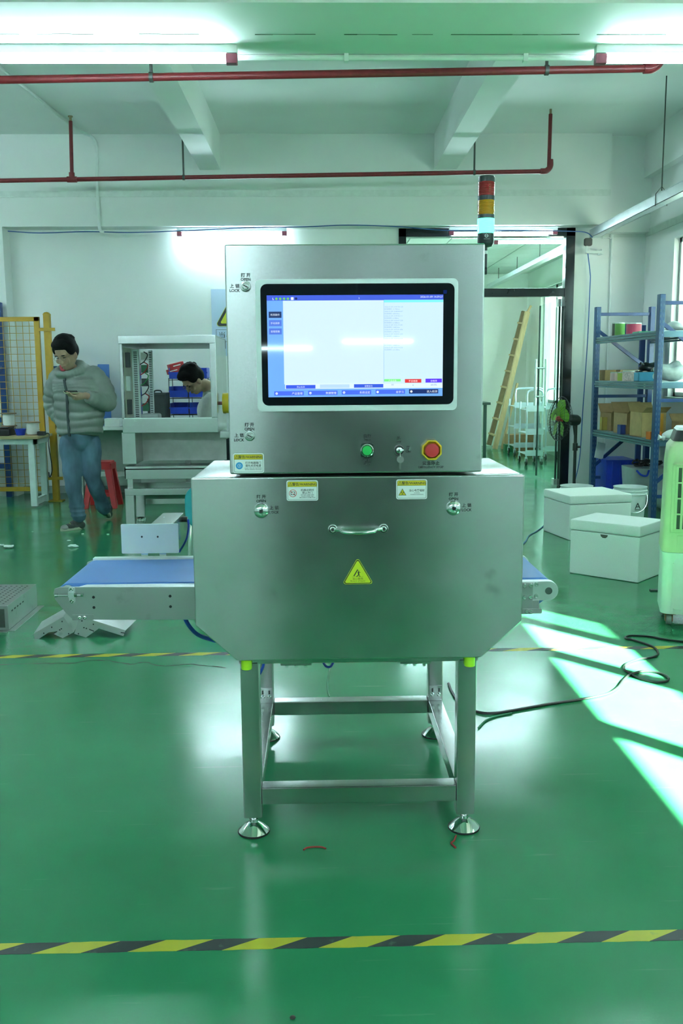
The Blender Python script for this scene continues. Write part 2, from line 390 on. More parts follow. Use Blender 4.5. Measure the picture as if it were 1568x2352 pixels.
# ---------------------------------------------------------------- lights
TUBE = emitter('lit_tube', (.74, 1.0, 1.07), 58)
DIM = emitter('dim_tube', (.74, 1.0, 1.05), 20)  # emission turned down to limit glare on the upper door
BAT = mat('batten_white', (.85,.87,.86), .4); CAPM = mat('tube_end_cap', (.25,.05,.08), .4)
def lamp(label, c, L=1.28, group=None, double=False, tube_mat=None):
    """fluorescent batten: channel against its support, one or two tubes with end sockets"""
    t = thing('tube_light', label, 'light', c, group=group); x, y, z = c
    MB().bb(x-L/2, x+L/2, y-.025, y+.025, z, z+.045).build('channel', BAT, t, .006)
    for k in ([0] if not double else [-.045, .045]):
        MB().cyl((x-L/2+.06, y+k, z-.03), (x+L/2-.06, y+k, z-.03), .0145, n=14).build('tube', tube_mat or TUBE, t)
    for s in (-1, 1): MB().bb(x+s*(L/2-.03)-.03, x+s*(L/2-.03)+.03, y-.022, y+.022, z-.05, z).build('socket', CAPM, t, .004)
    return t
G1 = 'fluorescent battens under the beams'
lamp('long fluorescent tube light under the near beam, above the left conveyor end', (at(545, 128, 2.43).x-.76, 2.43, 3.108), 1.52, G1)
lamp('fluorescent tube light under the near beam at the upper right corner', (at(1366, 120, 2.43).x+.64, 2.43, 3.108), 1.28, G1)
lamp('fluorescent tube light under the near beam beyond the left edge of the photo', (-4.6, 2.43, 3.108), 1.28, G1)
lamp('fluorescent tube light on the white back wall left of the machine', (-1.133, 8.61, 3.122), 1.30, G1)
lamp('fluorescent tube light above the black framed glass door', (2.10, 8.61, 3.122), 1.30, G1)
lamp('added fluorescent fill light hung far left beyond the edge of the photo', (-5.2, 5.6, 3.3), 1.28, G1, double=True)  # added out of view to brighten the left side and ceiling
for i, (x, y) in enumerate(((-4.4, -3.9), (-1.19, -3.9), (1.99, -3.9), (-4.4, -6.6), (2.6, -6.6))):  # the last two, below the ceiling, are added as frontal fill
    lamp('fluorescent tube light behind the photographer, %s, %s' % (('on the beam', 'added fill below the ceiling')[i//3], ('nearest the left wall', 'in the middle', 'nearest the windows', 'nearest the left wall', 'nearest the windows')[i]), (x, y, 3.105 if i < 3 else 4.155), 1.28, G1, double=True)
# two lamps on the wall behind the photographer, mirrored in the machine's screen
ml = [at(u, v, 8.4) for u, v in ((545, 801), (716, 798), (787, 788), (947, 781))]
lamp('bench tube light on the wall behind the photographer, beside the dark door', ((ml[0].x+ml[1].x)/2, YF+.1, ml[0].z+.03), ml[1].x-ml[0].x+.12, G1, tube_mat=DIM)
lamp('bench tube light across the dark door behind the photographer', ((ml[2].x+ml[3].x)/2, YF+.1, (ml[2].z+ml[3].z)/2+.03), ml[3].x-ml[2].x+.12, G1, tube_mat=DIM)
# lights of the room beyond
lamp('long ceiling tube light in the room beyond the glass door', (1.6, 12.2, R2Z-.05), 1.28, 'tube lights beyond the glass door')
lamp('second ceiling tube light in the room beyond the glass door', (3.0, 10.6, R2Z-.05), 1.28, 'tube lights beyond the glass door')
lamp('farthest ceiling tube light in the room beyond the glass door', (1.6, 14.6, R2Z-.05), 1.28, 'tube lights beyond the glass door')

# white conduit along the near beam
cdm = thing('conduit_pipe', 'white plastic conduit running under the near beam between two tube lights', 'conduit', (0, 2.56, 3.13))
MB().cyl((-.56, 2.56, 3.133), (1.38, 2.56, 3.133), .015).build('pipe', WHITEP, cdm)
for x in (.05, 1.02): MB().bb(x-.012, x+.012, 2.54, 2.58, 3.11, 3.152).build('clip', WHITEP, cdm)

# ---------------------------------------------------------------- red sprinkler pipes
RED = mat('red_pipe_paint', (.19,.018,.022), .4, var=.12, scale=30); BRS = mat('sprinkler_brass', (.35,.30,.18), .35, 1)
HG = mat('hanger_metal', (.10,.11,.10), .5, .6)
def sprinkler(name, label, Y, pts, r, risers, hangers, elbow):
    p0, p1 = pts; t = thing(name, label, 'pipe', (p0.x, Y, p0.z))
    MB().cyl(p0, p1, r, n=14).build('pipe', RED, t)
    for u, tip in risers:
        b = p0.lerp(p1, u); top = Vector((tip.x, Y, tip.z))
        MB().cyl(b, top, r*.85, n=12).build('riser', RED, t)
        MB().cyl(b+Vector((-r*2.2,0,0)), b+Vector((r*2.2,0,0)), r*1.35).cyl(b, b+Vector((0,0,r*3)), r*1.3).build('tee', RED, t)
        h = MB().cyl(top, top+Vector((0,0,.04)), r*.6).cyl(top+Vector((0,0,.04)), top+Vector((0,0,.05)), r*1.1); h.build('sprinkler_head', BRS, t)
    for u, zt in hangers:
        b = p0.lerp(p1, u)
        MB().lathe([(r*1.02,-.012),(r*1.3,-.012),(r*1.3,.012),(r*1.02,.012)], b, X1, 14).cyl(b+Vector((0,0,r)), Vector((b.x, Y, zt)), .010).build('hanger', HG, t)
    if elbow: MB().tube(smooth_path([p1+Vector((-.05,0,0)), p1+Vector((.01,0,.005)), p1+Vector((.05,0,.05)), p1+Vector((.05,0,.12))], 5), r*1.35, 12).build('elbow', RED, t)
    return t
P0, P1 = at(-60, 416, 7.5), at(1252, 393.5, 7.5)
sp = sprinkler('sprinkler_pipe', 'far red sprinkler pipe with two upright heads below the ceiling', 7.5, (P0, P1), .023, [((163+60)/1312, at(162, 278, 7.5))], [((418+60)/1312, 4.2), ((1087+60)/1312, 4.2)], True)
e1 = at(1260, 385, 7.5); e2 = at(1264, 262, 7.5)
MB().cyl(e1, e2, .020).build('riser', RED, sp); MB().cyl(e2, e2+Vector((0,0,.05)), .013).cyl(e2+Vector((0,0,.05)), e2+Vector((0,0,.06)), .024).build('sprinkler_head', BRS, sp)
Q0, Q1 = at(-60, 184.5, 3.4), at(1496, 157, 3.4)
sprinkler('sprinkler_pipe', 'near red sprinkler pipe just behind the first ceiling beam', 3.4, (Q0, Q1), .024, [], [((343+60)/1556, 4.2), ((1252+60)/1556, 4.2)], True)

# cable tray on the right, with hanger rods
TRAYM = mat('galvanised_tray', (.66,.71,.73), .35, .9, var=.06, scale=8)
tz = at(1362, 535, 8.45); tr = thing('cable_tray', 'galvanised cable tray hung along the right wall', 'cable tray', (tz.x, 8.45, 3.03))
xt = tz.x
MB().bb(xt, xt+.10, -1, 8.6, 3.03, 3.035).bb(xt, xt+.004, -1, 8.6, 3.03, 3.12).bb(xt+.096, xt+.10, -1, 8.6, 3.03, 3.12).bb(xt-.004, xt+.104, -1, 8.6, 3.12, 3.126).build('tray', TRAYM, tr)
for y in (6.4, 1.0): MB().cyl((xt+.05, y, 3.16), (xt+.05, y, 4.2), .006).tube([(xt-.006,y,3.02),(xt-.006,y,3.13),(xt+.05,y,3.2),(xt+.106,y,3.13),(xt+.106,y,3.02)], .004, 6).build('hanger_rod', HG, tr)

# conduit on the left: down the ceiling and the beam
cv = thing('wall_conduit', 'white conduit bending from the ceiling down the back beam', 'conduit', (-2.75, 8.48, 3.2))
a0 = at(228, 520, 8.47); a1 = at(218, 325, 8.47); a1.z = min(a1.z, 4.16)
MB().tube(smooth_path([a0+Vector((.05,.03,-.06)), a0, a0.lerp(a1,.5), a1, Vector((a1.x-.15, 8.0, 4.175)), Vector((-3.0, 5.2, 4.175))], 6), .018, 10).build('pipe', WHITEP, cv)
# blue network cable along the bottom of the back beam
BC = mat('blue_cable', (.03,.10,.32), .4)
bc = MB().tube(smooth_path([at(u, v, 8.485) for u, v in ((18,531),(90,535),(200,532),(300,534),(420,530),(560,524),(700,521),(800,517),(920,521),(1020,529),(1150,529),(1300,531),(1345,534),(1360,545))], 6), .006, 6).build('network_cable', BC)
tag(bc, 'thin blue network cable strung along the top of the back wall', 'cable')

# wall box (black) on bracket, with cables
wb = thing('wall_antenna', 'small black rounded box on a white bracket beside the glass door', 'wall box', tuple(at(1350, 556, 8.6)))
c = at(1350, 556, 8.6); MB().prism(rrect(.095, .09, .02), c+Vector((0,-.02,0)), X1, Z1, (0,.04,0)).build('box', BLACK, wb, .005)
MB().bb(c.x-.02, c.x+.19, 8.6, 8.63, c.z-.13, c.z-.10).bb(c.x+.17, c.x+.19, 8.6, YB, c.z-.14, c.z-.08).bb(c.x-.02,c.x+.0,8.59,8.62,c.z-.13,c.z-.04).build('bracket', WHITEP, wb)
MB().tube(smooth_path([c+Vector((.0,.02,-.05)), c+Vector((.02,.05,-.15)), c+Vector((.06,.08,-.35)), c+Vector((.07,.1,-.5)), c+Vector((.06,.1,-1.2)), c+Vector((.03,.1,-2.0)), c+Vector((-.02,.0,-2.6)), c+Vector((-.1,-.05,-2.95))], 6), .006, 6).build('cable', BC, wb)
wc = at(1405, 540, YB-.02)
tag(MB().tube(smooth_path([Vector((wc.x-.12, YB-.03, 3.05)), Vector((wc.x-.02, YB-.03, 3.04)), Vector((wc.x, YB-.03, 2.95)), Vector((wc.x, YB-.03, 1.5)), Vector((wc.x, YB-.03, .3))], 6), .012, 8).build('wall_conduit', WHITEP), 'thin white conduit down the wall behind the blue rack', 'conduit')

# ---------------------------------------------------------------- hazard tape on the floor
def tape_mat():
    M = bpy.data.materials.new('hazard_tape'); M.use_nodes = True; N = M.node_tree.nodes; L = M.node_tree.links; b = N['Principled BSDF']
    tc = N.new('ShaderNodeTexCoord'); sp_ = N.new('ShaderNodeSeparateXYZ'); L.new(tc.outputs['Object'], sp_.inputs[0])
    def mt(op, a, b2):
        n = N.new('ShaderNodeMath'); n.operation = op
        for i, q in enumerate((a, b2)):
            if q is None: continue
            if isinstance(q, (int, float)): n.inputs[i].default_value = q
            else: L.new(q, n.inputs[i])
        return n.outputs[0]
    s = mt('ADD', sp_.outputs['X'], mt('MULTIPLY', sp_.outputs['Y'], -1.95))
    f = mt('FRACT', mt('MULTIPLY', mt('ADD', s, .087), 1/.2425), None); st = mt('GREATER_THAN', f, .52)
    mx = N.new('ShaderNodeMix'); mx.data_type = 'RGBA'; L.new(st, mx.inputs[0]); mx.inputs[6].default_value = (.50,.46,.03,1); mx.inputs[7].default_value = (.018,.026,.025,1)
    nz = N.new('ShaderNodeTexNoise'); nz.inputs['Scale'].default_value = 25; nz.inputs['Detail'].default_value = 6; L.new(tc.outputs['Object'], nz.inputs['Vector'])
    rp = N.new('ShaderNodeValToRGB'); rp.color_ramp.elements[0].position = .62; rp.color_ramp.elements[1].position = .72; rp.color_ramp.elements[1].color = (.35,.35,.35,1); L.new(nz.outputs['Fac'], rp.inputs[0])
    m2 = N.new('ShaderNodeMix'); m2.data_type = 'RGBA'; L.new(rp.outputs[0], m2.inputs[0]); L.new(mx.outputs[2], m2.inputs[6]); m2.inputs[7].default_value = (.10,.22,.12,1)
    L.new(m2.outputs[2], b.inputs['Base Color']); b.inputs['Roughness'].default_value = .45
    return M
TAPE = tape_mat()
def tape(label, y, x0, x1, w):
    n = 120; vs = []; fs = []; random.seed(int(y*100)+50)
    for i in range(n+1):
        x = x0+(x1-x0)*i/n; j = random.uniform(-.0012,.0012); k = random.uniform(-.001,.001)
        vs += [(x, -w/2+j, .0006), (x, w/2+k, .0006), (x, -w/2+j, .0), (x, w/2+k, .0)]
    for i in range(n): a = 4*i; fs += [(a, a+4, a+5, a+1), (a, a+2, a+6, a+4), (a+1, a+5, a+7, a+3)]
    o = MB().add(vs, fs).build('floor_tape', TAPE); o.location = (0, y, 0)
    return tag(o, label, 'floor tape', 'black and yellow floor tapes')
tape('black and yellow hazard tape across the floor nearest the camera', -.53, -1.6, 1.6, .046)
tape('black and yellow hazard tape behind the machine legs', 1.965, -2.6, 2.6, .05)
# crack in the floor paint behind the machine
ck = MB(); random.seed(11)
pts = [fl(u, v) for u, v in ((0,1527),(90,1524),(160,1523),(215,1517),(260,1519),(300,1526),(330,1521),(380,1530),(430,1526),(520,1534))]
pts = [p + Vector((random.uniform(-.004,.004), random.uniform(-.008,.008), 0)) for p in smooth_path(pts, 5)]
vs = []; fs = []
for i, p in enumerate(pts): w = random.uniform(.0015,.006); vs += [(p.x, p.y-w, .0008), (p.x, p.y+w, .0008)]
for i in range(len(pts)-1): fs.append((2*i, 2*i+2, 2*i+3, 2*i+1))
ck.add(vs, fs).build('crack', mat('floor_crack', (.02,.05,.03), .9), bpy.data.objects['floor'])

# ================================================================== THE X-RAY INSPECTION MACHINE
MX = thing('inspection_machine', 'tall stainless steel inspection machine with touch screen and blue belt conveyor', 'machine', (0, .4, 0))
PX = (at(785, 1000, 0)-at(784, 1000, 0)).x                     # metres per pixel on the machine's front
def fp(u, v, y=-.0015): p = at(u, v, 0); return Vector((p.x, y, p.z))
UL, UR, UT, UB = -.3794, .3661, 1.8152, 1.157
HW, Z1_, ZC_, ZB_, HB = .4958, 1.148, .6966, .5848, .3727
# cabinets
MB().bb(UL+.008, UR-.008, .028, .44, UB-.004, UT-.006).build('upper_cabinet', STEEL, MX, .006)
updoor = MB().bb(UL, UR, 0, .026, UB, UT).build('upper_door', STEEL, MX, .005, 3)
hexp = [(-HW, Z1_), (-HW, ZC_), (-HB, ZB_), (HB, ZB_), (HW, ZC_), (HW, Z1_)]
MB().prism([(x*.992, z if z > .6 else z+.003) for x, z in hexp], (0,.026,0), X1, Z1, (0,.524,0)).build('lower_cabinet', STEEL, MX, .006)
lodoor = MB().prism(hexp, (0,0,0), X1, Z1, (0,.024,0)).build('lower_door', STEEL, MX, .005, 3)
MB().bb(-.36, .36, .55, .86, .60, 1.0).build('rear_housing', STEEL2, MX, .006)
MB().bb(-.37, .37, .03, .86, .565, .60).build('base_frame', STEEL2, MX, .003)
# bolt plates below the cabinet, lime bumpers on the front legs
for u in (680, 953):
    c = at(u, 1524, .06)
    bp_ = MB().bb(c.x-.048, c.x+.048, .04, .10, .556, .566).build('bolt_plate', STEEL2, MX)
    for k in (-.03, 0, .03): MB().lathe([(.009,0),(.009,-.006),(.006,-.009),(.006,-.014)], (c.x+k, .065, .556), Z1, 8).build('bolt', CHROME, bp_)
LIME = mat('lime_bumper', (.42,.75,.02), .45)
for u in (566, 1078):
    c = at(u, 1524, .022); MB().cyl((c.x, .022, .586), (c.x, .022, .553), .0165, n=18).build('bumper', LIME, MX, .002)
# frame: legs with levelling feet, rails, gussets
LW = .058; LX = (-.3665+LW/2, .3653-LW/2); LY = (.03+LW/2, .7987+LW/2)
foot_prof = [(.049,0),(.050,.006),(.047,.010),(.030,.026),(.017,.034),(.015,.036)]
for yi, y in enumerate(LY):
    for x in LX:
        lg = MB().box((x, y, .3165), (LW, LW, .517)).build('leg', STEEL2, MX, .005)
        ft = MB().lathe([(.050,.006),(.047,.010),(.030,.026),(.017,.034),(.0145,.036),(.0145,.046),(.009,.046),(.009,.062)], (x, y, 0), Z1, 28).build('levelling_foot', CHROME, lg)
        MB().lathe([(.050,0),(.0515,.003),(.0505,.0065)], (x, y, 0), Z1, 28).build('foot_rubber', RUBBER, lg)
rz1 = at(825, 1807, .035).z; rz0 = at(825, 1845, .035).z
xa, xb = LX[0]+LW/2, LX[1]-LW/2; RH = rz1-rz0
MB().bb(xa, xb, .035, .035+RH, rz0, rz1).build('rail', STEEL2, MX, .004)
MB().bb(xa, xb, LY[1]-LW/2+.004, LY[1]-LW/2+.004+RH, rz0, rz1).build('rail', STEEL2, MX, .004)
for x in LX: MB().bb(x-RH/2, x+RH/2, LY[0]+LW/2, LY[1]-LW/2, rz0, rz1).build('rail', STEEL2, MX, .004)
for x in LX:
    y = LY[1]-LW/2; g = MB().bb(x-.026, x+.026, y-.004, y, rz1, rz1+.062).build('gusset', STEEL, MX, .001)
    for k in (-.013, .013): MB().lathe([(.0085,0),(.0085,.004),(.0055,.006),(.0055,.010)], (x+k, y-.004, rz1+.026), (0,-1,0), 8).build('bolt', CHROME, g)
    s_ = MB()
    for k in (-.013, .013): MB().bb(x+k-.003, x+k+.003, y-.0046, y-.004, rz1+.036, rz1+.052).build('slot', BLACK, g)

# --- monitor
mc0 = fp(590, 646); mc1 = fp(1044, 938); mcx = (mc0.x+mc1.x)/2; mcz = (mc0.z+mc1.z)/2; mw = 455*PX; mh = 294*PX
BEZ = mat('silver_bezel', (.74,.80,.79), .45, .25, var=.02)
mon = MB().prism(rrect(mw, mh, .014), (mcx, -.007, mcz), X1, Z1, (0,.007,0)).build('monitor', BEZ, MX, .0015)
gw, gh = 435*PX, 270*PX
GLS = mat('black_screen_glass', (.004,.007,.010), .03, spec=.6, var=0)
MB().prism(rrect(gw, gh, .018), (mcx+.002, -.0078, mcz+.002), X1, Z1, (0,.0008,0)).build('screen_glass', GLS, mon)
c0 = fp(616, 679.5); c1 = fp(1013.5, 904); SW = 396*PX; SH = 226*PX; s0x = (fp(617,790).x+fp(1013.5,790).x)/2 - SW/2; s0z = fp(815, 678).z
SCM = {}
def scm(rgb, k=1.0):
    key = (rgb, k)
    if key not in SCM:
        lin = [((x/255)/12.92 if x/255 <= .04045 else ((x/255+.055)/1.055)**2.4) for x in rgb]
        M = mat('screen_%d_%d_%d' % rgb, [x*.12 for x in lin], .04, var=0, spec=.55); b_ = M.node_tree.nodes['Principled BSDF']
        b_.inputs['Emission Color'].default_value = (*lin, 1); b_.inputs['Emission Strength'].default_value = k*.44
        SCM[key] = M
    return SCM[key]
dsp = MB(); dm_ = []
def dq(x0, x1, y0, y1, rgb, lay):
    """rectangle of the display, in crop pixels of the screen (120..1412 by 158..900)"""
    M = scm(rgb)
    if M not in dm_: dm_.append(M)
    def q(x, y): return (s0x+(x-122)/1290*SW, -.0082-lay*.00012, s0z-(y-158)/742*SH)
    dsp.add([q(x0,y1), q(x1,y1), q(x1,y0), q(x0,y0)], [(0,1,2,3)], dm_.index(M))
def dtxt(t, x, y, h, rgb, al='CENTER'):
    M = scm(rgb)
    if M not in dm_: dm_.append(M)
    dsp.text(t, (s0x+(x-122)/1290*SW, -.0082-5*.00012, s0z-(y-158)/742*SH), h/742*SH, dm_.index(M), al=al)
def ddot(x, y, r, rgb, n=14):
    M = scm(rgb)
    if M not in dm_: dm_.append(M)
    vs = [(s0x+(x+r*math.cos(2*math.pi*i/n)-122)/1290*SW, -.0082-5*.00012, s0z-(y+r*math.sin(2*math.pi*i/n)-158)/742*SH) for i in range(n)]
    dsp.add(vs, [tuple(range(n))], dm_.index(M))
dq(122,1412,158,900,(118,176,255),0)
dq(122,1412,158,196,(72,100,222),1)
dq(240,975,197,806,(214,238,252),1); dq(246,1412,800,840,(226,243,255),1); dq(977,1412,195,806,(208,236,255),2); dq(977,1412,196,213,(130,246,255),3)
for (a,b_,c_,d_,k) in ((135,228,275,320,(46,66,110)),(135,228,336,380,(92,128,228)),(135,228,396,440,(88,124,226))): dq(a,b_,c_,d_,k,2)
for (a,b_,c_,d_,k) in ((252,470,811,838,(66,98,235)),(503,722,808,834,(190,220,246)),(755,972,808,834,(62,98,226))): dq(a,b_,c_,d_,k,3)
for i, x in enumerate((165,415,664,915)): dq(x,x+218,856-i*2,888-i*2,(78,114,242),2)
dq(1163,1380,848,881,(36,58,116),2)
dq(978,1101,772,790,(132,250,140),3); dq(1132,1254,773,800,(226,66,70),3); dq(1285,1407,771,800,(98,62,246),3)
for t, x, y, h in (('检测操作',181,304,17),('手动调参',181,365,17),('查看图像',181,425,17),('停止检测',361,831,15),('报警复位',863,828,15)): dtxt(t, x, y, h, (222,236,255))
for t, x, y in (('产品管理',374,881),('数据管理',624,879),('系统设定',874,877),('自学习',1122,875),('进入检测',1372,873)): dtxt(t, x, y, 20, (235,244,255), 'RIGHT')
for x, y in ((183,873),(432,871),(681,869),(930,867),(1180,865)): ddot(x, y, 9, (235,244,255)); 
for x, y in ((183,873),(432,871),(681,869)): ddot(x, y, 4, (78,114,242))
dtxt('2026-01-09 14:59:27', 1408, 181, 20, (235,244,255), 'RIGHT'); dtxt('2', 795, 187, 17, (235,244,255))
for i in range(4): ddot(193+i*28, 183, 9, (120,205,100))
dq(298,318,172,192,(235,244,255),4); ddot(336, 182, 9, (40,52,96)); dq(165,169,175,189,(220,230,255),4); dq(165,175,187,191,(220,230,255),4)
dtxt('产品总数',1040,789,15,(230,255,235)); dtxt('不合格数',1193,794,17,(255,240,240)); dtxt('合格率',1346,794,17,(240,238,255))
for t, x, y in (('10',1041,820),('6',1193,824),('60.0%',1347,823)): dtxt(t, x, y, 19, (120,150,190))
L_ = ['2026-01-09 14:47:38.128','检测用时: 11.782ms','2026-01-09 14:48:08.457','检测用时: 4.8554ms','2026-01-09 14:49:36.111','检测用时: 6.188ms','2026-01-09 14:50:07.228','检测用时: 6.1886ms','2026-01-09 14:52:19.381','检测用时: 5.4823ms',
 '2026-01-09 14:53:21.406','检测用时: 6.7867ms','2026-01-09 14:54:51.233','检测用时: 4.3885ms','2026-01-09 14:54:56.606','检测用时: 4.8326ms','2026-01-09 14:55:06.512','检测用时: 5.8885ms','2026-01-09 14:55:14.226','检测用时: 6.5138ms']
for i, t in enumerate(L_): dtxt(t, 981, 250+i*16.4, 13.5, (140,176,212), 'LEFT')
dsp.build('display', dm_, mon, smooth=0)
st_ = fp(1021, 671); MB().bb(st_.x-.005, st_.x+.005, -.0084, -.0078, st_.z-.005, st_.z+.005).build('film_sticker', scm((20,46,120), .6), mon)

# --- lettering printed on the doors
def letters(items):
    for t, u, v, h, sx in items:
        p = fp(u, v, -.0012); mb = MB(); mb.text(t, p, h*PX, 0, sx=sx, bold=.016)
        mb.build('lettering', INK, updoor if v < 1092 else lodoor, smooth=0)
def oplk(u, v, ul, vl): letters([('打 开', u, v, 9.6, 1), ('OPEN', u, v+9.5, 8.6, 1.0), ('上 锁', ul, vl, 9.6, 1), ('LOCK', ul, vl+10, 8.6, 1.0)])
oplk(564, 635.5, 539, 660.5); oplk(572.5, 979, 549, 1003.5); oplk(599.5, 1144, 629.5, 1169.5); oplk(1041, 1139, 1071.5, 1164)
letters([('启动', 843, 1005, 9.8, 1), ('Start', 843, 1012, 7.6, 1.1), ('停止', 843, 1061, 9.8, 1), ('Stop', 843, 1068, 7.6, 1.1), ('关', 915.5, 1009.5, 9.4, 1), ('OFF', 915.5, 1016.5, 6.2, 1.1), ('开', 936.5, 1032, 9.4, 1), ('ON', 937, 1039, 6.6, 1.15), ('紧急停止', 989.5, 1067.5, 10, 1), ('EMERGENCY STOP', 989.5, 1075, 6.6, 1.05)])

# --- locks and latches
LK = mat('lock_nickel', (.62,.66,.64), .18, 1, var=.04)
for u, v in ((564, 658), (573.5, 1001)):
    c = fp(u, v, 0); r = 12*PX
    lk = MB().lathe([(r,0),(r,.003),(r*.92,.006),(r*.74,.0065),(r*.72,.003),(0,.003)], c, (0,-1,0), 32).build('door_lock', LK, MX)
    MB().lathe([(r*.62,.003),(r*.62,.0062),(r*.5,.0075),(0,.0075)], c, (0,-1,0), 20).build('lock_core', LK, lk)
    MB().box(c+Vector((0,-.0078,0)), (r*.9, .0008, r*.16), rot=(0,.5,0)).build('key_slot', INK, lk)
for u, v in ((600, 1172.5), (1041, 1166.5)):
    c = fp(u, v, 0); r = 17.5*PX
    lk = MB().lathe([(r,0),(r,.004),(r*.97,.007),(r*.85,.011),(r*.6,.0145),(r*.3,.0162),(0,.0168)], c, (0,-1,0), 40).build('latch_knob', CHROME, MX)
    MB().box(c+Vector((0,-.0175,0)), (.010,.002,.010)).build('latch_square', mat('latch_dark', (.15,.17,.17), .2, 1), lk)
# --- handle
ha, hb = fp(764, 1215.5, 0), fp(880.5, 1214, 0)
hd = MB().tube(smooth_path([ha+Vector((.006,-.006,0)), ha+Vector((.022,-.016,0)), ha+Vector((.034,-.034,-.003)), ha.lerp(hb,.5)+Vector((0,-.040,-.005)), hb+Vector((-.034,-.034,-.003)), hb+Vector((-.022,-.016,0)), hb+Vector((-.006,-.006,0))], 5), .0058, 12).build('handle', CHROME, MX)
for p in (ha, hb):
    MB().lathe([(.0145,0),(.0145,.004),(.012,.008)], p, (0,-1,0), 20).build('handle_foot', CHROME, hd)
    MB().lathe([(.009,.008),(.009,.011),(.006,.0125),(.0055,.0105),(0,.0105)], p, (0,-1,0), 14).build('screw', LK, hd)
# --- push buttons
GRNB = mat('green_button', (.02,.42,.09), .35); c = fp(842.5, 1034, 0)
sb = MB().prism(rrect(29*PX, 31*PX, .005), c, X1, Z1, (0,-.004,0)).build('start_button', mat('button_plate', (.05,.06,.06), .25, .5), MX, .001)
MB().lathe([(15*PX,.004),(15*PX,.009),(12.8*PX,.0115),(11.4*PX,.0115),(11.4*PX,.006)], c, (0,-1,0), 28).build('chrome_ring', CHROME, sb)
MB().lathe([(11.2*PX,.006),(11.2*PX,.0118),(10.4*PX,.013),(0,.0132)], c, (0,-1,0), 26).build('button_cap', GRNB, sb)
for dz in (-15, 15): MB().bb(c.x-.010, c.x+.010, -.007, -.004, c.z+dz*PX-.0025, c.z+dz*PX+.0025).build('plate_tab', CHROME, sb)
c = fp(916, 1033.5, 0)
ks = MB().lathe([(11.5*PX,0),(11.5*PX,.008),(10.5*PX,.012),(7.5*PX,.012),(7.5*PX,.009),(0,.009)], c, (0,-1,0), 28).build('key_switch', BLACK, MX)
MB().lathe([(7.2*PX,.009),(7.2*PX,.0125),(5.5*PX,.014),(0,.014)], c, (0,-1,0), 20).build('key_barrel', CHROME, ks)
MB().box(c+Vector((.008,-.014,0)), (.010,.004,.004), rot=(0,-.3,0)).build('pointer', WHITEP, ks)
kc = fp(918, 1054, 0); KEYM = mat('key_nickel', (.60,.64,.60), .25, 1)
ky = MB().lathe([(8.2*PX,-.001),(8.2*PX,.001)], kc+Vector((0,-.018,0)), (0,-1,.05), 22).box(kc+Vector((-.0005,-.018,-15*PX)), (.005,.0018,.020)).build('key', KEYM, ks)
MB().tube([c+Vector((.001,-.013,-.004)), c+Vector((.002,-.018,-.010)), kc+Vector((0,-.018,6*PX))], .0012, 6).build('key_ring', CHROME, ks)
ESY = mat('emergency_yellow', (.72,.50,.02), .4); ESR = mat('emergency_red', (.55,.03,.03), .45); c = fp(990, 1033, 0)
def octr(r, f): return [(min(max(r*math.cos(2*math.pi*i/40), -r*f), r*f)*1.0, min(max(r*math.sin(2*math.pi*i/40), -r*f*.97), r*f*.97)) for i in range(40)]
es = MB().lathe([(23*PX,0),(24.5*PX,.004),(24.5*PX,.020),(22*PX,.0215),(20*PX,.019),(19*PX,.008),(0,.008)], c, (0,-1,0), 8, ref=(math.cos(R_(22.5)),0,math.sin(R_(22.5)))).build('emergency_stop', ESY, MX, .0015)
MB().lathe([(12*PX,.008),(12*PX,.016),(16*PX,.020),(16.5*PX,.026),(15*PX,.031),(0,.033)], c+Vector((-.001,0,0)), (0,-1,0), 32).build('mushroom_button', ESR, es)
# --- stickers
STW = mat('sticker_white', (.80,.84,.83), .35, var=.01); STY = mat('sticker_yellow', (.62,.50,.02), .4, var=.02); STT = mat('sticker_lime', (.62,.72,.03), .35, var=.02)
STB = mat('sticker_blue', (.04,.30,.62), .4, var=.02); STR = mat('sticker_red', (.55,.03,.04), .4, var=.02); SMS = [STW, STY, INK, STB, STR]
def ring(mb, O, r0, r1, mi, n=28, y=0):
    vs = [(O.x+r*math.cos(2*math.pi*i/n), O.y+y, O.z+r*math.sin(2*math.pi*i/n)) for r in (r0, r1) for i in range(n)]
    mb.add(vs, [(i, (i+1) % n, n+(i+1) % n, n+i) for i in range(n)], mi)
def flatpoly(mb, O, pts, mi, y): mb.add([(O.x+a, O.y+y, O.z+b_) for a, b_ in pts], [tuple(range(len(pts)))], mi)
def tri(mb, O, s, mi, y, dz=0): flatpoly(mb, O, [(-s*.5, -s*.29+dz), (s*.5, -s*.29+dz), (0, s*.577+dz)], mi, y)
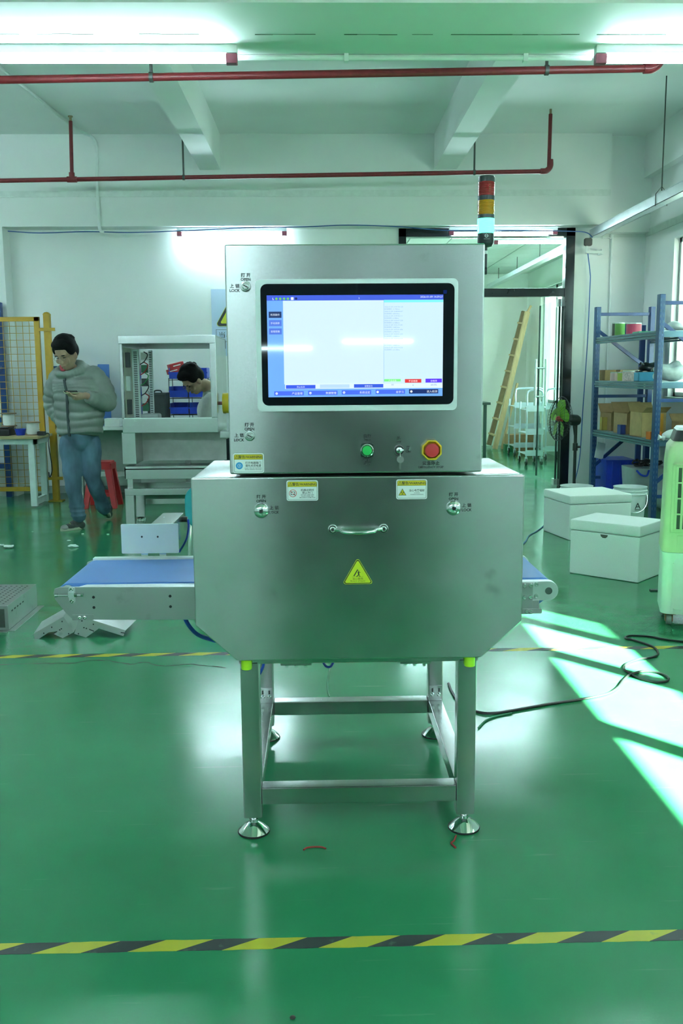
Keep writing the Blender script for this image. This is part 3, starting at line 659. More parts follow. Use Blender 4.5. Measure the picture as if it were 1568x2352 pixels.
def warn(u0, v0, u1, v1, door, kind):
    O = (fp(u0, v0, 0)+fp(u1, v1, 0))/2; w = (u1-u0)*PX; h = (v1-v0)*PX; mb = MB()
    mb.prism(rrect(w, h, .006), O, X1, Z1, (0,-.0006,0))
    y = -.0008; iw, ih = w-.006, h-.006
    flatpoly(mb, O, [(a, b_) for a, b_ in rrect(iw, ih, .004)], 2, y); flatpoly(mb, O, rrect(iw-.0016, ih-.0016, .0035), 0, y-.0001)
    top = ih/2; hh = ih*.285
    flatpoly(mb, O, [(-iw/2+.0008, top-hh), (iw/2-.0008, top-hh), (iw/2-.0008, top-.004), (iw/2-.004, top-.0008), (-iw/2+.004, top-.0008), (-iw/2+.0008, top-.004)], 1, y-.0002)
    flatpoly(mb, O, [(-iw/2, top-hh-.0006), (iw/2, top-hh-.0006), (iw/2, top-hh), (-iw/2, top-hh)], 2, y-.0003)
    T = lambda s, x, z, size, sx=1, al='CENTER': mb.text(s, O+Vector((x, y-.0005, z)), size, 2, al=al, sx=sx, bold=.010)
    tri(mb, O+Vector((-iw/2+.0085, 0, top-hh*.62)), .012, 2, y-.0003); tri(mb, O+Vector((-iw/2+.0085, 0, top-hh*.62)), .0088, 1, y-.0004); T('!', -iw/2+.0085, top-hh*.80, .007)
    T('警告/WARNING', .0065, top-hh*.78, .0102, 1.0)
    zc = -hh/2; ic = O+Vector((-iw*.32, 0, zc))
    if kind == 'power':
        flatpoly(mb, ic, [(.0105*math.cos(t*math.pi/14), .0105*math.sin(t*math.pi/14)) for t in range(28)], 3, y-.0003)
        ring(mb, ic, .0045, .0053, 0, y=y-.0004); flatpoly(mb, ic, [(-.0012,-.0002),(.001,.004),(.0005,.0006),(.0016,.0006),(-.0008,-.004),(-.0002,-.0002)], 0, y-.0005)
        T('打开电器箱门', iw*.16, zc+.0055, .0078); T('请先关闭电源', iw*.16, zc-.003, .0078); T('PLEASE TURN OFF THE POWER', iw*.16, zc-.0085, .0036); T('BEFORE OPENING THE DOOR', iw*.16, zc-.013, .0036)
    elif kind == 'door':
        ring(mb, ic, .0098, .0113, 4, y=y-.0003); flatpoly(mb, ic, [(-.0077,.0067),(-.0067,.0077),(.0077,-.0067),(.0067,-.0077)], 4, y-.0005)
        for s in (.0064, .0046): flatpoly(mb, ic, [(-s,-s*.8),(s,-s*.8),(s,s*.8),(-s,s*.8)], 2 if s > .005 else 0, y-.0003-(.0001 if s < .005 else 0))
        T('机器运转时', iw*.17, zc+.0065, .0078); T('禁止开门', iw*.17, zc-.0015, .0078); T('DO NOT OPEN THIS', iw*.17, zc-.0062, .0042); T('DOOR WHEN THE', iw*.17, zc-.0103, .0042); T('MACHINE IS IN MOTION', iw*.17, zc-.0144, .0042)
    else:
        o2 = ic+Vector((0,0,-.0035)); tri(mb, o2, .0235, 2, y-.0003); tri(mb, o2, .0198, 1, y-.0004)
        for a in (30, 150, 270): flatpoly(mb, o2+Vector((0,0,.0008)), [(.0012*math.cos(R_(a)),.0012*math.sin(R_(a)))] + [(.0046*math.cos(R_(a+d)), .0046*math.sin(R_(a+d))) for d in (-30,-15,0,15,30)], 2, y-.0005)
        T('当心电离辐射', iw*.18, zc+.0015, .0078); T('WARNING', iw*.18, zc-.0045, .0036); T('IONIZING RADIATION', iw*.18, zc-.0092, .0036, 1.05)
    mb.build('warning_sticker', SMS, door, smooth=0)
warn(535, 1041, 606, 1086.5, updoor, 'power'); warn(657.5, 1103, 730.5, 1150.5, lodoor, 'door'); warn(909, 1100.5, 981, 1147, lodoor, 'ray')
def rtri(s, r, n=5):
    o = []; h = s*.866
    for cx, cy, a in (((s/2-r*1.732), -h/3+r, -90), (0, h*2/3-2*r, 30), (-(s/2-r*1.732), -h/3+r, 150)):
        for i in range(n+1): t = R_(a+120*i/n); o.append((cx+r*math.cos(t), cy+r*math.sin(t)))
    return o
mb = MB(); O = fp(821.5, 1321, 0); s_ = 74*PX
mb.prism(rtri(s_, .006), O, X1, Z1, (0,-.0006,0)); flatpoly(mb, O, rtri(s_-.004, .0055), 2, -.0008); flatpoly(mb, O, rtri(s_-.0125, .004), 0, -.0009)
y = -.0011
flatpoly(mb, O, [(-.0135,-.002),(-.0108,-.0035),(.0012,.0165),(-.0015,.018)], 2, y)
flatpoly(mb, O, [(.0028+.0018*math.cos(i*.6), .0122+.0018*math.sin(i*.6)) for i in range(10)], 2, y)
flatpoly(mb, O, [(-.001,.0095),(.003,.0105),(.0045,.003),(.001,.002)], 2, y); flatpoly(mb, O, [(.002,.0095),(.0055,.0065),(.0085,.009),(.0078,.0102),(.0055,.0084),(.003,.0108)], 2, y)
flatpoly(mb, O, [(.001,.003),(.0045,.003),(.0062,-.0028),(.0072,-.0028),(.0080,-.0045),(.0048,-.0045),(.0038,-.0005)], 2, y); flatpoly(mb, O, [(.001,.003),(.003,.001),(.0005,-.003),(-.0048,-.0045),(-.0052,-.003),(-.0012,-.001)], 2, y)
flatpoly(mb, O, [(-.017,-.0052),(.016,-.0052),(.016,-.0047),(-.017,-.0047)], 2, y)
mb.text('当心砸伤', O+Vector((0,y,-.0135)), .0072, 1, sx=1.15); mb.text('Beware of injury', O+Vector((0,y,-.0198)), .0066, 1, sx=1.0)
mb.build('hazard_sticker', [STT, INK, INK], lodoor, smooth=0)
# --- signal tower on the right side of the cabinet
TX, TY = .411, .25; tb = at(1116, 556, TY).z
def tz_(v): return at(1116, v, TY).z
TWB = mat('tower_black', (.02,.03,.032), .35)
tower = MB().lathe([(.0245,tz_(560)),(.0255,tz_(556)),(.0255,tz_(537)),(.022,tz_(537))], (TX,TY,0), Z1, 32).build('signal_tower', TWB, MX)
def lens(v0, v1, M):
    z0, z1 = tz_(v1), tz_(v0); pr = [(.0262, z0)]; n = 12
    for i in range(n): a = z0+(z1-z0)*i/n; b_ = z0+(z1-z0)*(i+1)/n; pr += [(.0268, a+(b_-a)*.3), (.0259, b_)]
    MB().lathe(pr, (TX,TY,0), Z1, 32).build('lens', M, tower)
lens(419, 451, mat('red_lens', (.33,.02,.025), .2, var=.05, coat=.4)); lens(461, 494, mat('amber_lens', (.62,.27,.01), .2, var=.05, coat=.4)); lens(503, 537, emitter('green_lens_lit', (.06, 1.0, .45), 2.6))
for a, b_ in ((451,461),(494,503)): MB().lathe([(.0262,tz_(b_)),(.0262,tz_(a))], (TX,TY,0), Z1, 32).build('collar', TWB, tower)
MB().lathe([(.0262,tz_(419)),(.0262,tz_(409)),(.024,tz_(405.5)),(0,tz_(405))], (TX,TY,0), Z1, 32).build('cap', TWB, tower)
MB().lathe([(.0245,tz_(560)),(.020,tz_(566)),(.010,tz_(568))], (TX,TY,0), Z1, 24).cyl((TX,TY,tz_(566)), (TX,TY,tz_(630)), .0062, n=14).build('pole', TWB, tower)
MB().cyl((TX,TY,tz_(576)), (TX,TY,tz_(583.5)), .0068, n=14).build('white_ring', WHITEP, tower)
MB().lathe([(.022,0),(.022,.004),(.016,.020),(.010,.028)], (UR-.008, TY, tz_(622)), X1, 24).cyl((UR+.01,TY,tz_(622)), (TX+.004,TY,tz_(622)), .012).build('wall_mount', TWB, tower)
lg = MB(); oy = -.0262; lg.prism([(.006*math.cos(R_(60*i+30)), .006*math.sin(R_(60*i+30))) for i in range(6)], (TX-.002, TY+oy, tz_(544)), X1, Z1, (0,.0008,0))
lg.prism([(.0042*math.cos(R_(60*i+30)), .0042*math.sin(R_(60*i+30))) for i in range(6)], (TX-.002, TY+oy-.0003, tz_(544)), X1, Z1, (0,.0008,0), 1); lg.bb(TX-.008, TX+.004, TY+oy-.0006, TY+oy, tz_(544)-.0006, tz_(544)+.0006); lg.bb(TX-.010,TX+.008,TY+oy-.0004,TY+oy+.001,tz_(551.5)-.0004,tz_(551.5)+.0004)
lg.build('tower_mark', [WHITEP, TWB], tower)
# hinges on the right edge
for v in (1000, 1020, 1040):
    p = at(1112, v, .06); MB().bb(UR-.009, UR+.006, .05, .075, p.z-.011, p.z+.011).build('hinge', CHROME, MX, .002)
for v in (640, 652): p = at(1116, v, .06); MB().bb(UR-.009, UR+.004, .05, .075, p.z-.02, p.z+.02).build('hinge', CHROME, MX, .002)

# --- conveyor
BLT = mat('blue_belt', (.11,.27,.72), .42, var=.04, scale=6)
ZBT = at(300, 1338, .135).z
xl = at(124, 1362, .1).x; xr = at(1279, 1356, .1).x; rr = .036
cl = Vector((xl+rr, 0, ZBT-rr)); crr = Vector((xr-rr-.004, 0, ZBT-rr)); low = at(1236, 1400, .1)
loop = []
for i in range(9): a = R_(90-22.5*i+0) if False else R_(90+22.5*i); loop.append((cl.x+rr*math.cos(a), cl.z+rr*math.sin(a)))
loop += [(cl.x+.08, cl.z-.075), (low.x-.02, low.z-.012)]
for i in range(5): a = R_(270+30*i); loop.append((low.x+.012*math.cos(a)-.006, low.z+.012*math.sin(a)))
for i in range(8): a = R_(-40+130*i/7); loop.append((crr.x+rr*math.cos(a), crr.z+rr*math.sin(a)))
MB().prism(loop, (0,.135,0), X1, Z1, (0,.36,0)).build('belt', BLT, MX, smooth=40)
CVS = steel('conveyor_plate_steel', (.43,.44,.44), .36, .4, .2)
pp = [(125.7,1352),(138,1347.7),(172,1347.7),(452,1347.2),(454,1422.8),(169,1422.8),(151.5,1407),(127,1376),(123.3,1362)]
poly = [(at(u, v, .1).x, at(u, v, .1).z) for u, v in pp]
for y0 in (.096, .505):
    MB().prism(poly, (0,y0,0), X1, Z1, (0,.006,0)).build('side_plate', CVS, MX, .001)
a = at(179,1348,.1); b2 = at(452,1347,.1)
MB().add([(a.x,.098,a.z),(b2.x,.098,b2.z),(b2.x,.134,ZBT-.004),(a.x+.02,.134,ZBT-.004)], [(0,1,2,3)]).build('edge_strip', ALU, MX)
MB().bb(a.x-.05, b2.x, .497, .53, ZBT-.01, ZBT+.006).build('rear_edge', WHITEP, MX)
MB().cyl((cl.x,.105,cl.z), (cl.x,.132,cl.z), rr-.003, n=28).build('roller', CHROME, MX)
SCW = [(.0095,0),(.0095,.003),(.007,.006),(.0045,.006),(.004,.004),(0,.004)]
p = at(166, 1364, .1)
tb_ = MB().prism(rrect(.020, .050, .006), (p.x+.001,.0955,p.z-.002), X1, Z1, (0,-.004,0)).bb(p.x-.009,p.x+.009,.082,.094,p.z-.007,p.z+.009).build('tension_block', ALU, MX, .001)
for dz in (-.018, .018): MB().lathe([(.0065,0),(.0065,.004),(.004,.006),(0,.005)], (p.x,.0915,p.z+dz-.002), (0,-1,0), 14).build('screw', LK, tb_)
MB().cyl((p.x-.046,.086,p.z-.001), (p.x+.034,.086,p.z-.001), .0034, n=10).cyl((p.x+.010,.086,p.z-.001), (p.x+.018,.086,p.z-.001), .0068, n=6).cyl((p.x+.030,.086,p.z-.001), (p.x+.037,.086,p.z-.001), .0062, n=6).cyl((p.x-.050,.0875,p.z-.001),(p.x-.042,.0875,p.z-.001),.006,n=10).build('tension_bolt', LK, tb_)
for u, v in ((215.5,1371),(216.5,1394.5),(391,1368.5),(392,1392.5)):
    c = at(u, v, .1); MB().lathe([(.0045,0),(.0045,.0006)], (c.x,.0958,c.z), (0,-1,0), 14).build('hole', BLACK, MX)
c = at(192, 1417, .1); sl = MB().prism(rrect(.068, .017, .003), (c.x,.0955,c.z), X1, Z1, (0,-.0025,0)).build('guide_block', CVS, MX, .0005)
for k in (-.010, .006): MB().lathe([(.0055,0),(.0055,.003),(.003,.004),(0,.003)], (c.x+k,.093,c.z), (0,-1,0), 10).build('screw', LK, sl)
# right end block of the conveyor
e0 = at(1197, 1333, .1); cc = at(1258.5, 1356, .1); r = 22.5*(at(1259,1356,.1)-at(1258,1356,.1)).x
bl = [(e0.x, cc.z+r), *[(cc.x+r*math.cos(R_(90-15*i)), cc.z+r*math.sin(R_(90-15*i))) for i in range(13)], (e0.x, cc.z-r)]
for y0 in (.094, .50):
    MB().prism(bl, (0,y0,0), X1, Z1, (0,.028,0)).build('end_block', ALU, MX, .0015)
MB().lathe([(.0115,0),(.0115,.0012),(.0095,.0014),(.0092,.0004),(0,.0004)], (cc.x,.094,cc.z), (0,-1,0), 22).build('shaft_cap', mat('shaft_dark', (.14,.17,.16), .35, .9), MX)
q0, q1 = at(1196,1338,.09), at(1222,1410,.09)
MB().bb(q0.x, q1.x, .088, .094, q1.z, q0.z).build('mount_plate', CVS, MX, .001)
q2, q3 = at(1196,1379,.09), at(1237,1410,.09)
MB().bb(q0.x, q3.x, .089, .0935, at(1237,1378,.09).z*.2+q3.z*.8-.0, q2.z-.0).build('mount_plate', CVS, MX, .001)
q4 = at(1210,1404,.085); MB().prism(rrect(.062,.016,.004), (q4.x+.016,.088,q4.z), X1, Z1, (0,-.003,0)).build('guide_block', CVS, MX, .0005)
for u, v in ((1204,1345),(1218.5,1345),(1232,1343),(1204,1372),(1218,1371.5),(1231.5,1370),(1209,1404),(1218,1404)):
    c = at(u, v, .088); MB().lathe([(.0072,0),(.0072,.003),(.005,.0062),(.0035,.0062),(.003,.004),(0,.004)], (c.x,.0878 if u < 1225 else .094,c.z), (0,-1,0), 12).build('screw', LK, MX)
MB().cyl((low.x-.006,.10,low.z), (low.x-.006,.13,low.z), .013, n=20).build('roller', LK, MX)
# white plate with sensor housing at the rear edge of the belt
pl0, pl1 = at(277, 1204, .52), at(411, 1270, .52); ACR = mat('milky_acrylic', (.78,.85,.86), .35, var=.01)
wp = MB().prism(rrect(pl1.x-pl0.x, pl0.z-pl1.z, .004), ((pl0.x+pl1.x)/2,.518,(pl0.z+pl1.z)/2), X1, Z1, (0,.006,0)).build('reflector_plate', ACR, MX, .001)
for u in (325.5, 362): c = at(u, 1233, .517); MB().lathe([(.0035,0),(.0035,.0008)], (c.x,.518,c.z), (0,-1,0), 12).build('hole', BLACK, wp)
h0 = at(345, 1204, .53); h1 = at(396, 1204, .53)
hs = MB().bb(h0.x, h1.x, .53, .80, h0.z-.085, h0.z).build('sensor_housing', STEEL2, MX, .002)
c = at(426, 1191, .80); MB().cyl((c.x-.016,.78,c.z), (c.x+.010,.78,c.z), .011, n=14).build('connector', BLACK, hs)
MB().tube(smooth_path([(c.x+.012,.78,c.z), (c.x+.014,.775,c.z-.03), (c.x+.006,.76,c.z-.075), (c.x-.02,.74,c.z-.12)], 6), .004, 8).build('cable', BLUEP, hs)
for u in (330, 372): c = at(u, 1271, .51); MB().bb(c.x-.012, c.x+.012, .526, .54, ZBT+.004, c.z+.02).build('plate_bracket', LK, wp)
# blue air hoses under the cabinet
HOSE = mat('blue_hose', (.02,.08,.55), .25)
def hose(pts, Y, r=.005): MB().tube(smooth_path([at(u, v, y_) for (u, v), y_ in zip(pts, Y)], 7), r, 8).build('air_hose', HOSE, MX)
hose([(424,1420),(436,1440),(455,1458),(485,1469),(520,1478)], [.3,.3,.32,.36,.4], .007)
hose([(606,1512),(604,1530),(596,1548)], [.5,.5,.5]); hose([(738,1513),(748,1530),(760,1530),(768,1512)], [.4,.4,.4,.4], .004)

# ================================================================== LEFT BACKGROUND
# --- yellow mesh fence
YEL = mat('yellow_fence_paint', (.52,.30,.02), .45, var=.08)
FY = 8.0
fa = at(95, 727, FY); fz1 = at(60, 728, FY).z; fz0 = at(60, 1128, FY).z; fx1 = at(97, 860, FY).x; fx0 = fx1-1.55
fn = thing('mesh_fence', 'yellow steel mesh fence panel with post behind the walking man', 'fence', (fx1, FY, 0))
for a, b_ in ((fx0, fx0+.05), (fx1-.06, fx1)): MB().bb(a, b_, FY-.02, FY+.02, fz0, fz1).build('stile', YEL, fn, .003)
for z in (fz0, fz1-.05): MB().bb(fx0, fx1, FY-.02, FY+.02, z, z+.05).build('frame_rail', YEL, fn, .003)
wm = MB(); x = fx0+.10
while x < fx1-.06: wm.bb(x-.0025, x+.0025, FY-.004, FY+.001, fz0, fz1); x += .074
z = fz0+.09
while z < fz1-.05: wm.bb(fx0, fx1, FY+.001, FY+.005, z-.0025, z+.0025); z += .078
tag(wm.build('wire_mesh', YEL, fn), kind='stuff')
pxx = at(118, 920, FY).x
MB().bb(pxx-.035, pxx+.035, FY-.035, FY+.035, 0, at(110, 723, FY).z).build('post', YEL, fn, .004)
MB().lathe([(.05,0),(.05,.012),(.03,.03),(0,.036)], (pxx, FY, at(110,723,FY).z-.004), Z1, 4, ref=(1,1,0)).build('post_cap', YEL, fn)
MB().bb(pxx-.08, pxx+.08, FY-.06, FY+.06, 0, .012).build('base_plate', YEL, fn)
for v in (757, 1098):
    zz = at(110, v, FY).z; MB().bb(pxx-.10, pxx+.095, FY-.045, FY-.036, zz-.018, zz+.018).build('clamp', YEL, fn)
# --- blue rack glimpsed beyond the fence
RKB = mat('rack_blue', (.008,.045,.19), .35, var=.08); RKD = mat('rack_beam_grey_blue', (.07,.15,.21), .3, .4, var=.06)
br = thing('storage_rack', 'dark blue storage rack at the left edge behind the yellow fence', 'rack', tuple(at(8, 1145, 8.35)))
bx = at(10, 900, 8.42).x
MB().bb(bx-.04, bx+.03, 8.38, 8.45, 0, 2.3).build('upright', RKB, br, .003)
MB().bb(bx-.66, bx-.60, 8.38, 8.45, 0, 2.3).build('upright', RKB, br, .003)
for z in (.35, .9, 1.5, 2.05): MB().bb(bx-.62, bx, 8.36, 8.46, z, z+.06).build('shelf_beam', RKB, br, .003)
# --- work table with wooden top
WOOD = mat('table_top_wood', (.38,.30,.15), .5, var=.12, scale=6, stretch=(1,8,8)); TWH = mat('table_leg_white', (.66,.75,.75), .4)
tt = at(75, 1014, 7.45); tzp = .795; tx1 = at(101, 1003, 7.6).x
tb = thing('work_table', 'white steel work table with wooden top at the left edge', 'table', (tx1-.6, 7.8, 0))
MB().bb(tx1-1.5, tx1, 7.38, 7.93, tzp-.03, tzp).build('table_top', WOOD, tb, .004)
MB().bb(tx1-1.47, tx1-.03, 7.42, 7.46, tzp-.09, tzp-.03).build('apron', TWH, tb); MB().bb(tx1-.07, tx1-.03, 7.42, 7.9, tzp-.09, tzp-.03).build('apron', TWH, tb)
for y in (7.46, 7.86):
    for x in (tx1-.10, tx1-1.4): MB().bb(x-.035, x+.035, y-.025, y+.025, .02, tzp-.03).build('leg', TWH, tb, .004)
MB().bb(tx1-.12, tx1-.08, 7.46, 7.86, .03, .10).build('foot_rail', TWH, tb)
SPB = mat('spool_flange_brown', (.22,.15,.09), .7); SPW = mat('white_thread', (.78,.80,.78), .7, bump=.3, bscale=300)
def spool(label, u, v, Y, z, s=1):
    x = at(u, v, Y).x; t = thing('wire_spool', label, 'spool', (x, Y, z), group='white spools on the work table')
    MB().cyl((x,Y,z), (x,Y,z+.012*s), .085*s, n=28).build('flange', SPB, t); MB().cyl((x,Y,z+.137*s), (x,Y,z+.149*s), .085*s, n=28).build('flange', SPB, t)
    MB().lathe([(.058*s,.012*s),(.064*s,.03*s),(.064*s,.12*s),(.058*s,.137*s)], (x,Y,z), Z1, 28).build('winding', SPW, t)
spool('white wire spool standing on the table top beside the blue bowl', 75, 985, 7.6, tzp)
cs = at(12, 995, 7.62)
tc_ = thing('tool_case', 'black tool case lying on the table at the left edge', 'case', (cs.x, 7.62, tzp))
MB().bb(cs.x-.16, cs.x+.085, 7.5, 7.74, tzp, tzp+.075).build('base', BLACK, tc_, .012); MB().bb(cs.x-.15, cs.x+.075, 7.51, 7.73, tzp+.076, tzp+.098).build('lid', BLACK, tc_, .01)
spool('white wire spool lying on top of the black tool case', 20, 960, 7.62, tzp+.099)
bw_ = at(47, 990, 7.6); bo_ = MB().lathe([(.045,0),(.062,.07),(.066,.072),(.06,.07),(.043,.006),(0,.006)], (bw_.x,7.6,tzp), Z1, 28).build('bowl', BLUEP)
tag(bo_, 'small blue plastic bowl between the two white spools', 'bowl')
pg = at(97, 993, 7.55); p2 = thing('power_plug', 'black plug strip with cable hanging off the table corner', 'plug', (pg.x, 7.55, tzp))
MB().bb(pg.x-.05, pg.x+.035, 7.52, 7.58, tzp, tzp+.045).build('body', BLACK, p2, .006)
MB().tube(smooth_path([(pg.x+.03,7.53,tzp+.02),(pg.x+.09,7.50,tzp+.015),(pg.x+.10,7.42,tzp-.10),(pg.x+.13,7.40,tzp-.35),(pg.x+.10,7.40,tzp-.45),(pg.x+.08,7.44,tzp-.40)],6), .006, 6).build('cable', BLACK, p2)
# --- long white bench against the wall
bz = .86
bn = thing('wall_bench', 'long white bench along the back wall behind the steel enclosure', 'bench', (-1.6, 8.3, 0))
MB().bb(-3.0, -.3, 7.95, 8.7, bz-.04, bz).build('bench_top', mat('bench_white', (.72,.78,.77), .4), bn, .004)
MB().bb(-2.95, -.35, 8.45, 8.48, .12, bz-.04).build('modesty_panel', mat('bench_grey', (.45,.52,.50), .5), bn)
for x in (-2.9, -1.65, -.4):
    MB().bb(x-.03, x+.03, 7.98, 8.04, .03, bz-.04).build('leg', STEEL2, bn, .003); MB().bb(x-.03, x+.03, 8.6, 8.66, .03, bz-.04).build('leg', STEEL2, bn, .003)
    MB().lathe([(.04,0),(.04,.008),(.015,.03)], (x, 8.01, 0), Z1, 20).build('foot', CHROME, bn)
MB().bb(-2.9, -.4, 8.0, 8.03, .28, .34).build('foot_rail', STEEL2, bn)
# blue cabinet on the bench
b0 = at(128, 841, 8.3); b1 = at(224, 840, 8.3); b2_ = at(257, 838, 8.62)
BLC = mat('blue_cabinet_paint', (.07,.16,.42), .4, var=.05)
bcab = thing('blue_cabinet', 'blue metal cabinet on the bench behind the walking man', 'cabinet', ((b0.x+b1.x)/2, 8.4, bz))
MB().bb(b0.x, b1.x, 8.1, 8.62, bz, b0.z).build('body', BLC, bcab, .005)
mx_ = (b0.x+b1.x)/2
for a, b_ in ((b0.x+.01, mx_-.004), (mx_+.004, b1.x-.01)):
    dd = MB().bb(a, b_, 8.088, 8.1, bz+.015, b0.z-.02).build('door', BLC, bcab, .003)
    MB().bb(b_-.05 if a < mx_-.1 else a+.03, (b_-.03) if a < mx_-.1 else a+.05, 8.07, 8.088, bz+.25, bz+.37).build('handle', BLACK, dd)
sc_ = thing('blue_screen_board', 'pale blue angled board standing beside the blue cabinet', 'board', ((b1.x+b2_.x)/2+.03, 8.35, bz))
MB().beam((b1.x+.03, 8.2, bz+.36), (b2_.x+.02, 8.35, bz+.36), .02, .71).build('panel', mat('board_blue', (.05,.14,.40), .45), sc_, .003)
MB().bb(b1.x+.02, b2_.x, 8.2, 8.42, bz, bz+.012).build('foot', BLC, sc_)
bxw = at(258, 985, 7.98); tag(MB().bb(bxw.x-.085, bxw.x+.085, 7.96, 8.12, bz, bz+.095).build('white_box', WHITEP, None, .004), 'small white box at the bench edge left of the steel enclosure', 'box')
# bins seen through the enclosure
def bin_(label, x, y, z, w=.21, d=.28, h=.125):
    t = thing('storage_bin', label, 'bin', (x, y, z), group='blue storage bins on the bench')
    m_ = MB().bb(x-w/2, x+w/2, y-d/2, y+d/2, z, z+.006)
    m_.bb(x-w/2, x-w/2+.005, y-d/2, y+d/2, z, z+h).bb(x+w/2-.005, x+w/2, y-d/2, y+d/2, z, z+h).bb(x-w/2, x+w/2, y+d/2-.005, y+d/2, z, z+h).bb(x-w/2, x+w/2, y-d/2, y-d/2+.005, z, z+h*.55)
    m_.build('tub', BLUEP, t); MB().bb(x-w/2-.008, x+w/2+.008, y-d/2-.012, y-d/2+.002, z+h*.48, z+h*.62).build('lip', BLUEP, t)
    return t
bnx = at(413, 900, 8.2).x
ROW = ('lowest', 'middle', 'top')
for r_, v in enumerate((950, 912, 870)):
    zz = at(413, v, 8.2).z
    for k, cx in enumerate((bnx, bnx+.225)):
        bin_('blue open-front storage bin, %s row %s column, seen through the enclosure' % (ROW[r_], ('left', 'right')[k]), cx, 8.25, zz)
brk = thing('bin_rack', 'dark wire rack holding the blue storage bins on the bench', 'rack', (bnx, 8.3, bz))
for x in (bnx-.115, bnx+.1125, bnx+.34):
    for y in (8.14, 8.405): MB().bb(x-.0035, x+.0035, y-.006, y+.006, bz, at(413,868,8.2).z).build('rod', BLACK, brk)
for v in (951, 913, 871):
    zz = at(413, v, 8.2).z; MB().bb(bnx-.115, bnx+.34, 8.12, 8.42, zz-.012, zz-.006).build('tier', BLACK, brk)
RBX = mat('red_carton', (.50,.03,.04), .5)
zt = at(413, 868, 8.2).z+.10
for i, (dx, dz, ry) in enumerate(((-.055, .045, -.25), (.045, .035, -.3), (-.04, .105, -.25))):
    o = MB().box((0,0,0), (.17,.12,.055)).box((0,-.0605,0), (.09,.001,.012), 1).build('red_carton', [RBX, WHITEP], None, .0015)
    o.location = (bnx+dx, 8.2, zt+dz-.06); o.rotation_euler = (0, ry, .2*i)
    tag(o, ('red and white carton lying left in the top bin', 'red and white carton lying right in the top bin', 'uppermost red and white carton over the top bin')[i], 'carton', 'red cartons in the top bin')
kb = at(364, 925, 8.2); db = thing('dark_bin', 'dark grey plastic bin on the bench left of the blue bins', 'bin', (kb.x, 8.2, bz))
GRY = mat('dark_grey_plastic', (.045,.055,.06), .5); zk = at(364, 903, 8.2).z
MB().bb(kb.x-.105, kb.x+.10, 8.05, 8.4, bz, zk).build('body', GRY, db, .012); MB().bb(kb.x-.115, kb.x+.11, 8.04, 8.41, zk-.02, zk+.005).build('rim', GRY, db, .004)
MB().tube(smooth_path([(kb.x-.03,8.06,zk),(kb.x-.01,8.06,zk+.03),(kb.x+.05,8.06,zk+.03),(kb.x+.07,8.06,zk)],5), .008, 8).build('handle', BLACK, db)

# --- electric shock warning poster
P_ = at(484, 664, YB-.008); PW, PH = .62, .80
mb = MB().bb(P_.x, P_.x+PW, YB-.008, YB-.004, P_.z-PH, P_.z); O = Vector((P_.x+PW/2-.02, YB-.0095, P_.z-.30))
flatpoly(mb, O, rtri(.50, .03), 1, 0); flatpoly(mb, O, rtri(.485, .028), 2, -.0005); flatpoly(mb, O, rtri(.38, .015), 1, -.001)
flatpoly(mb, O, [(.02,.16),(-.045,.02),(-.005,.035),(-.03,-.08),(-.05,-.065),(-.015,-.12),(.01,-.055),(-.01,-.06),(.035,.06),(-.005,.05),(.05,.16)], 2, -.0015)
tx_ = Vector((P_.x+.055, YB-.0095, P_.z-.56)); flatpoly(mb, tx_, [(-.005,-.07),(PW-.10,-.07),(PW-.10,.08),(-.005,.08)], 2, 0); flatpoly(mb, tx_, [(-.001,-.066),(PW-.104,-.066),(PW-.104,.076),(-.001,.076)], 0, -.0004)
mb.text('当心触电', tx_+Vector((.03,-.001,-.015)), .075, 2, al='LEFT', sx=1.25)
po = mb.build('warning_poster', [mat('poster_blue_white', (.50,.62,.80), .45, var=.01), mat('poster_yellow', (.60,.62,.03), .45), INK], None, smooth=0)
tag(po, 'pale blue wall poster with yellow electric warning triangle', 'poster')

# --- stainless enclosure on its stand
EY = 5.96; ST3 = steel('enclosure_steel', (.52,.54,.54), .235, .3, .2)
ex0, ez1 = at(270, 772, EY).x, at(380, 770, EY).z; ex1 = at(494, 769, EY).x; ez0 = at(390, 994, EY).z
ix0, ix1 = at(283, 870, EY).x, at(483, 870, EY).x; iz1, iz0 = at(380, 789, EY).z, at(390, 960, EY).z; ED = .95
en = thing('steel_enclosure', 'open stainless steel enclosure on a stand in front of the back wall', 'enclosure', ((ex0+ex1)/2, EY+.4, 0))
MB().bb(ex0, ex1, EY, EY+.05, iz1, ez1).build('front_rail', ST3, en, .004); MB().bb(ex0+.01, ex1, EY, EY+.05, ez0, iz0).build('front_rail', ST3, en, .004)
MB().bb(ex0+.008, ix0, EY, EY+.05, iz0, iz1).build('front_stile', ST3, en, .004); MB().bb(ix1, ex1, EY, EY+.05, iz0, iz1).build('front_stile', ST3, en, .004)
MB().bb(ex0, ex1, EY+.05, EY+ED, ez1-.012, ez1).build('top_panel', ST3, en, .003)
MB().bb(ex1-.012, ex1, EY+.05, EY+ED, ez0, ez1-.012).build('side_panel', ST3, en, .003); MB().bb(ex0+.01, ex0+.022, EY+.05, EY+ED, ez0, ez1-.012).build('side_panel', ST3, en, .003)
MB().bb(ex0+.022, ex1-.012, EY+.05, EY+ED, ez0+.02, ez0+.03).build('deck', ST3, en)
MB().bb(ex0, ex1, EY+ED-.05, EY+ED, ez1-.10, ez1-.012).build('rear_rail', ST3, en)
for z_, nm in ((iz1-.01, 'lip'), ):
    MB().bb(ix0-.005, ix1+.005, EY-.012, EY, iz0-.006, iz0+.004).build('lip', CHROME, en)
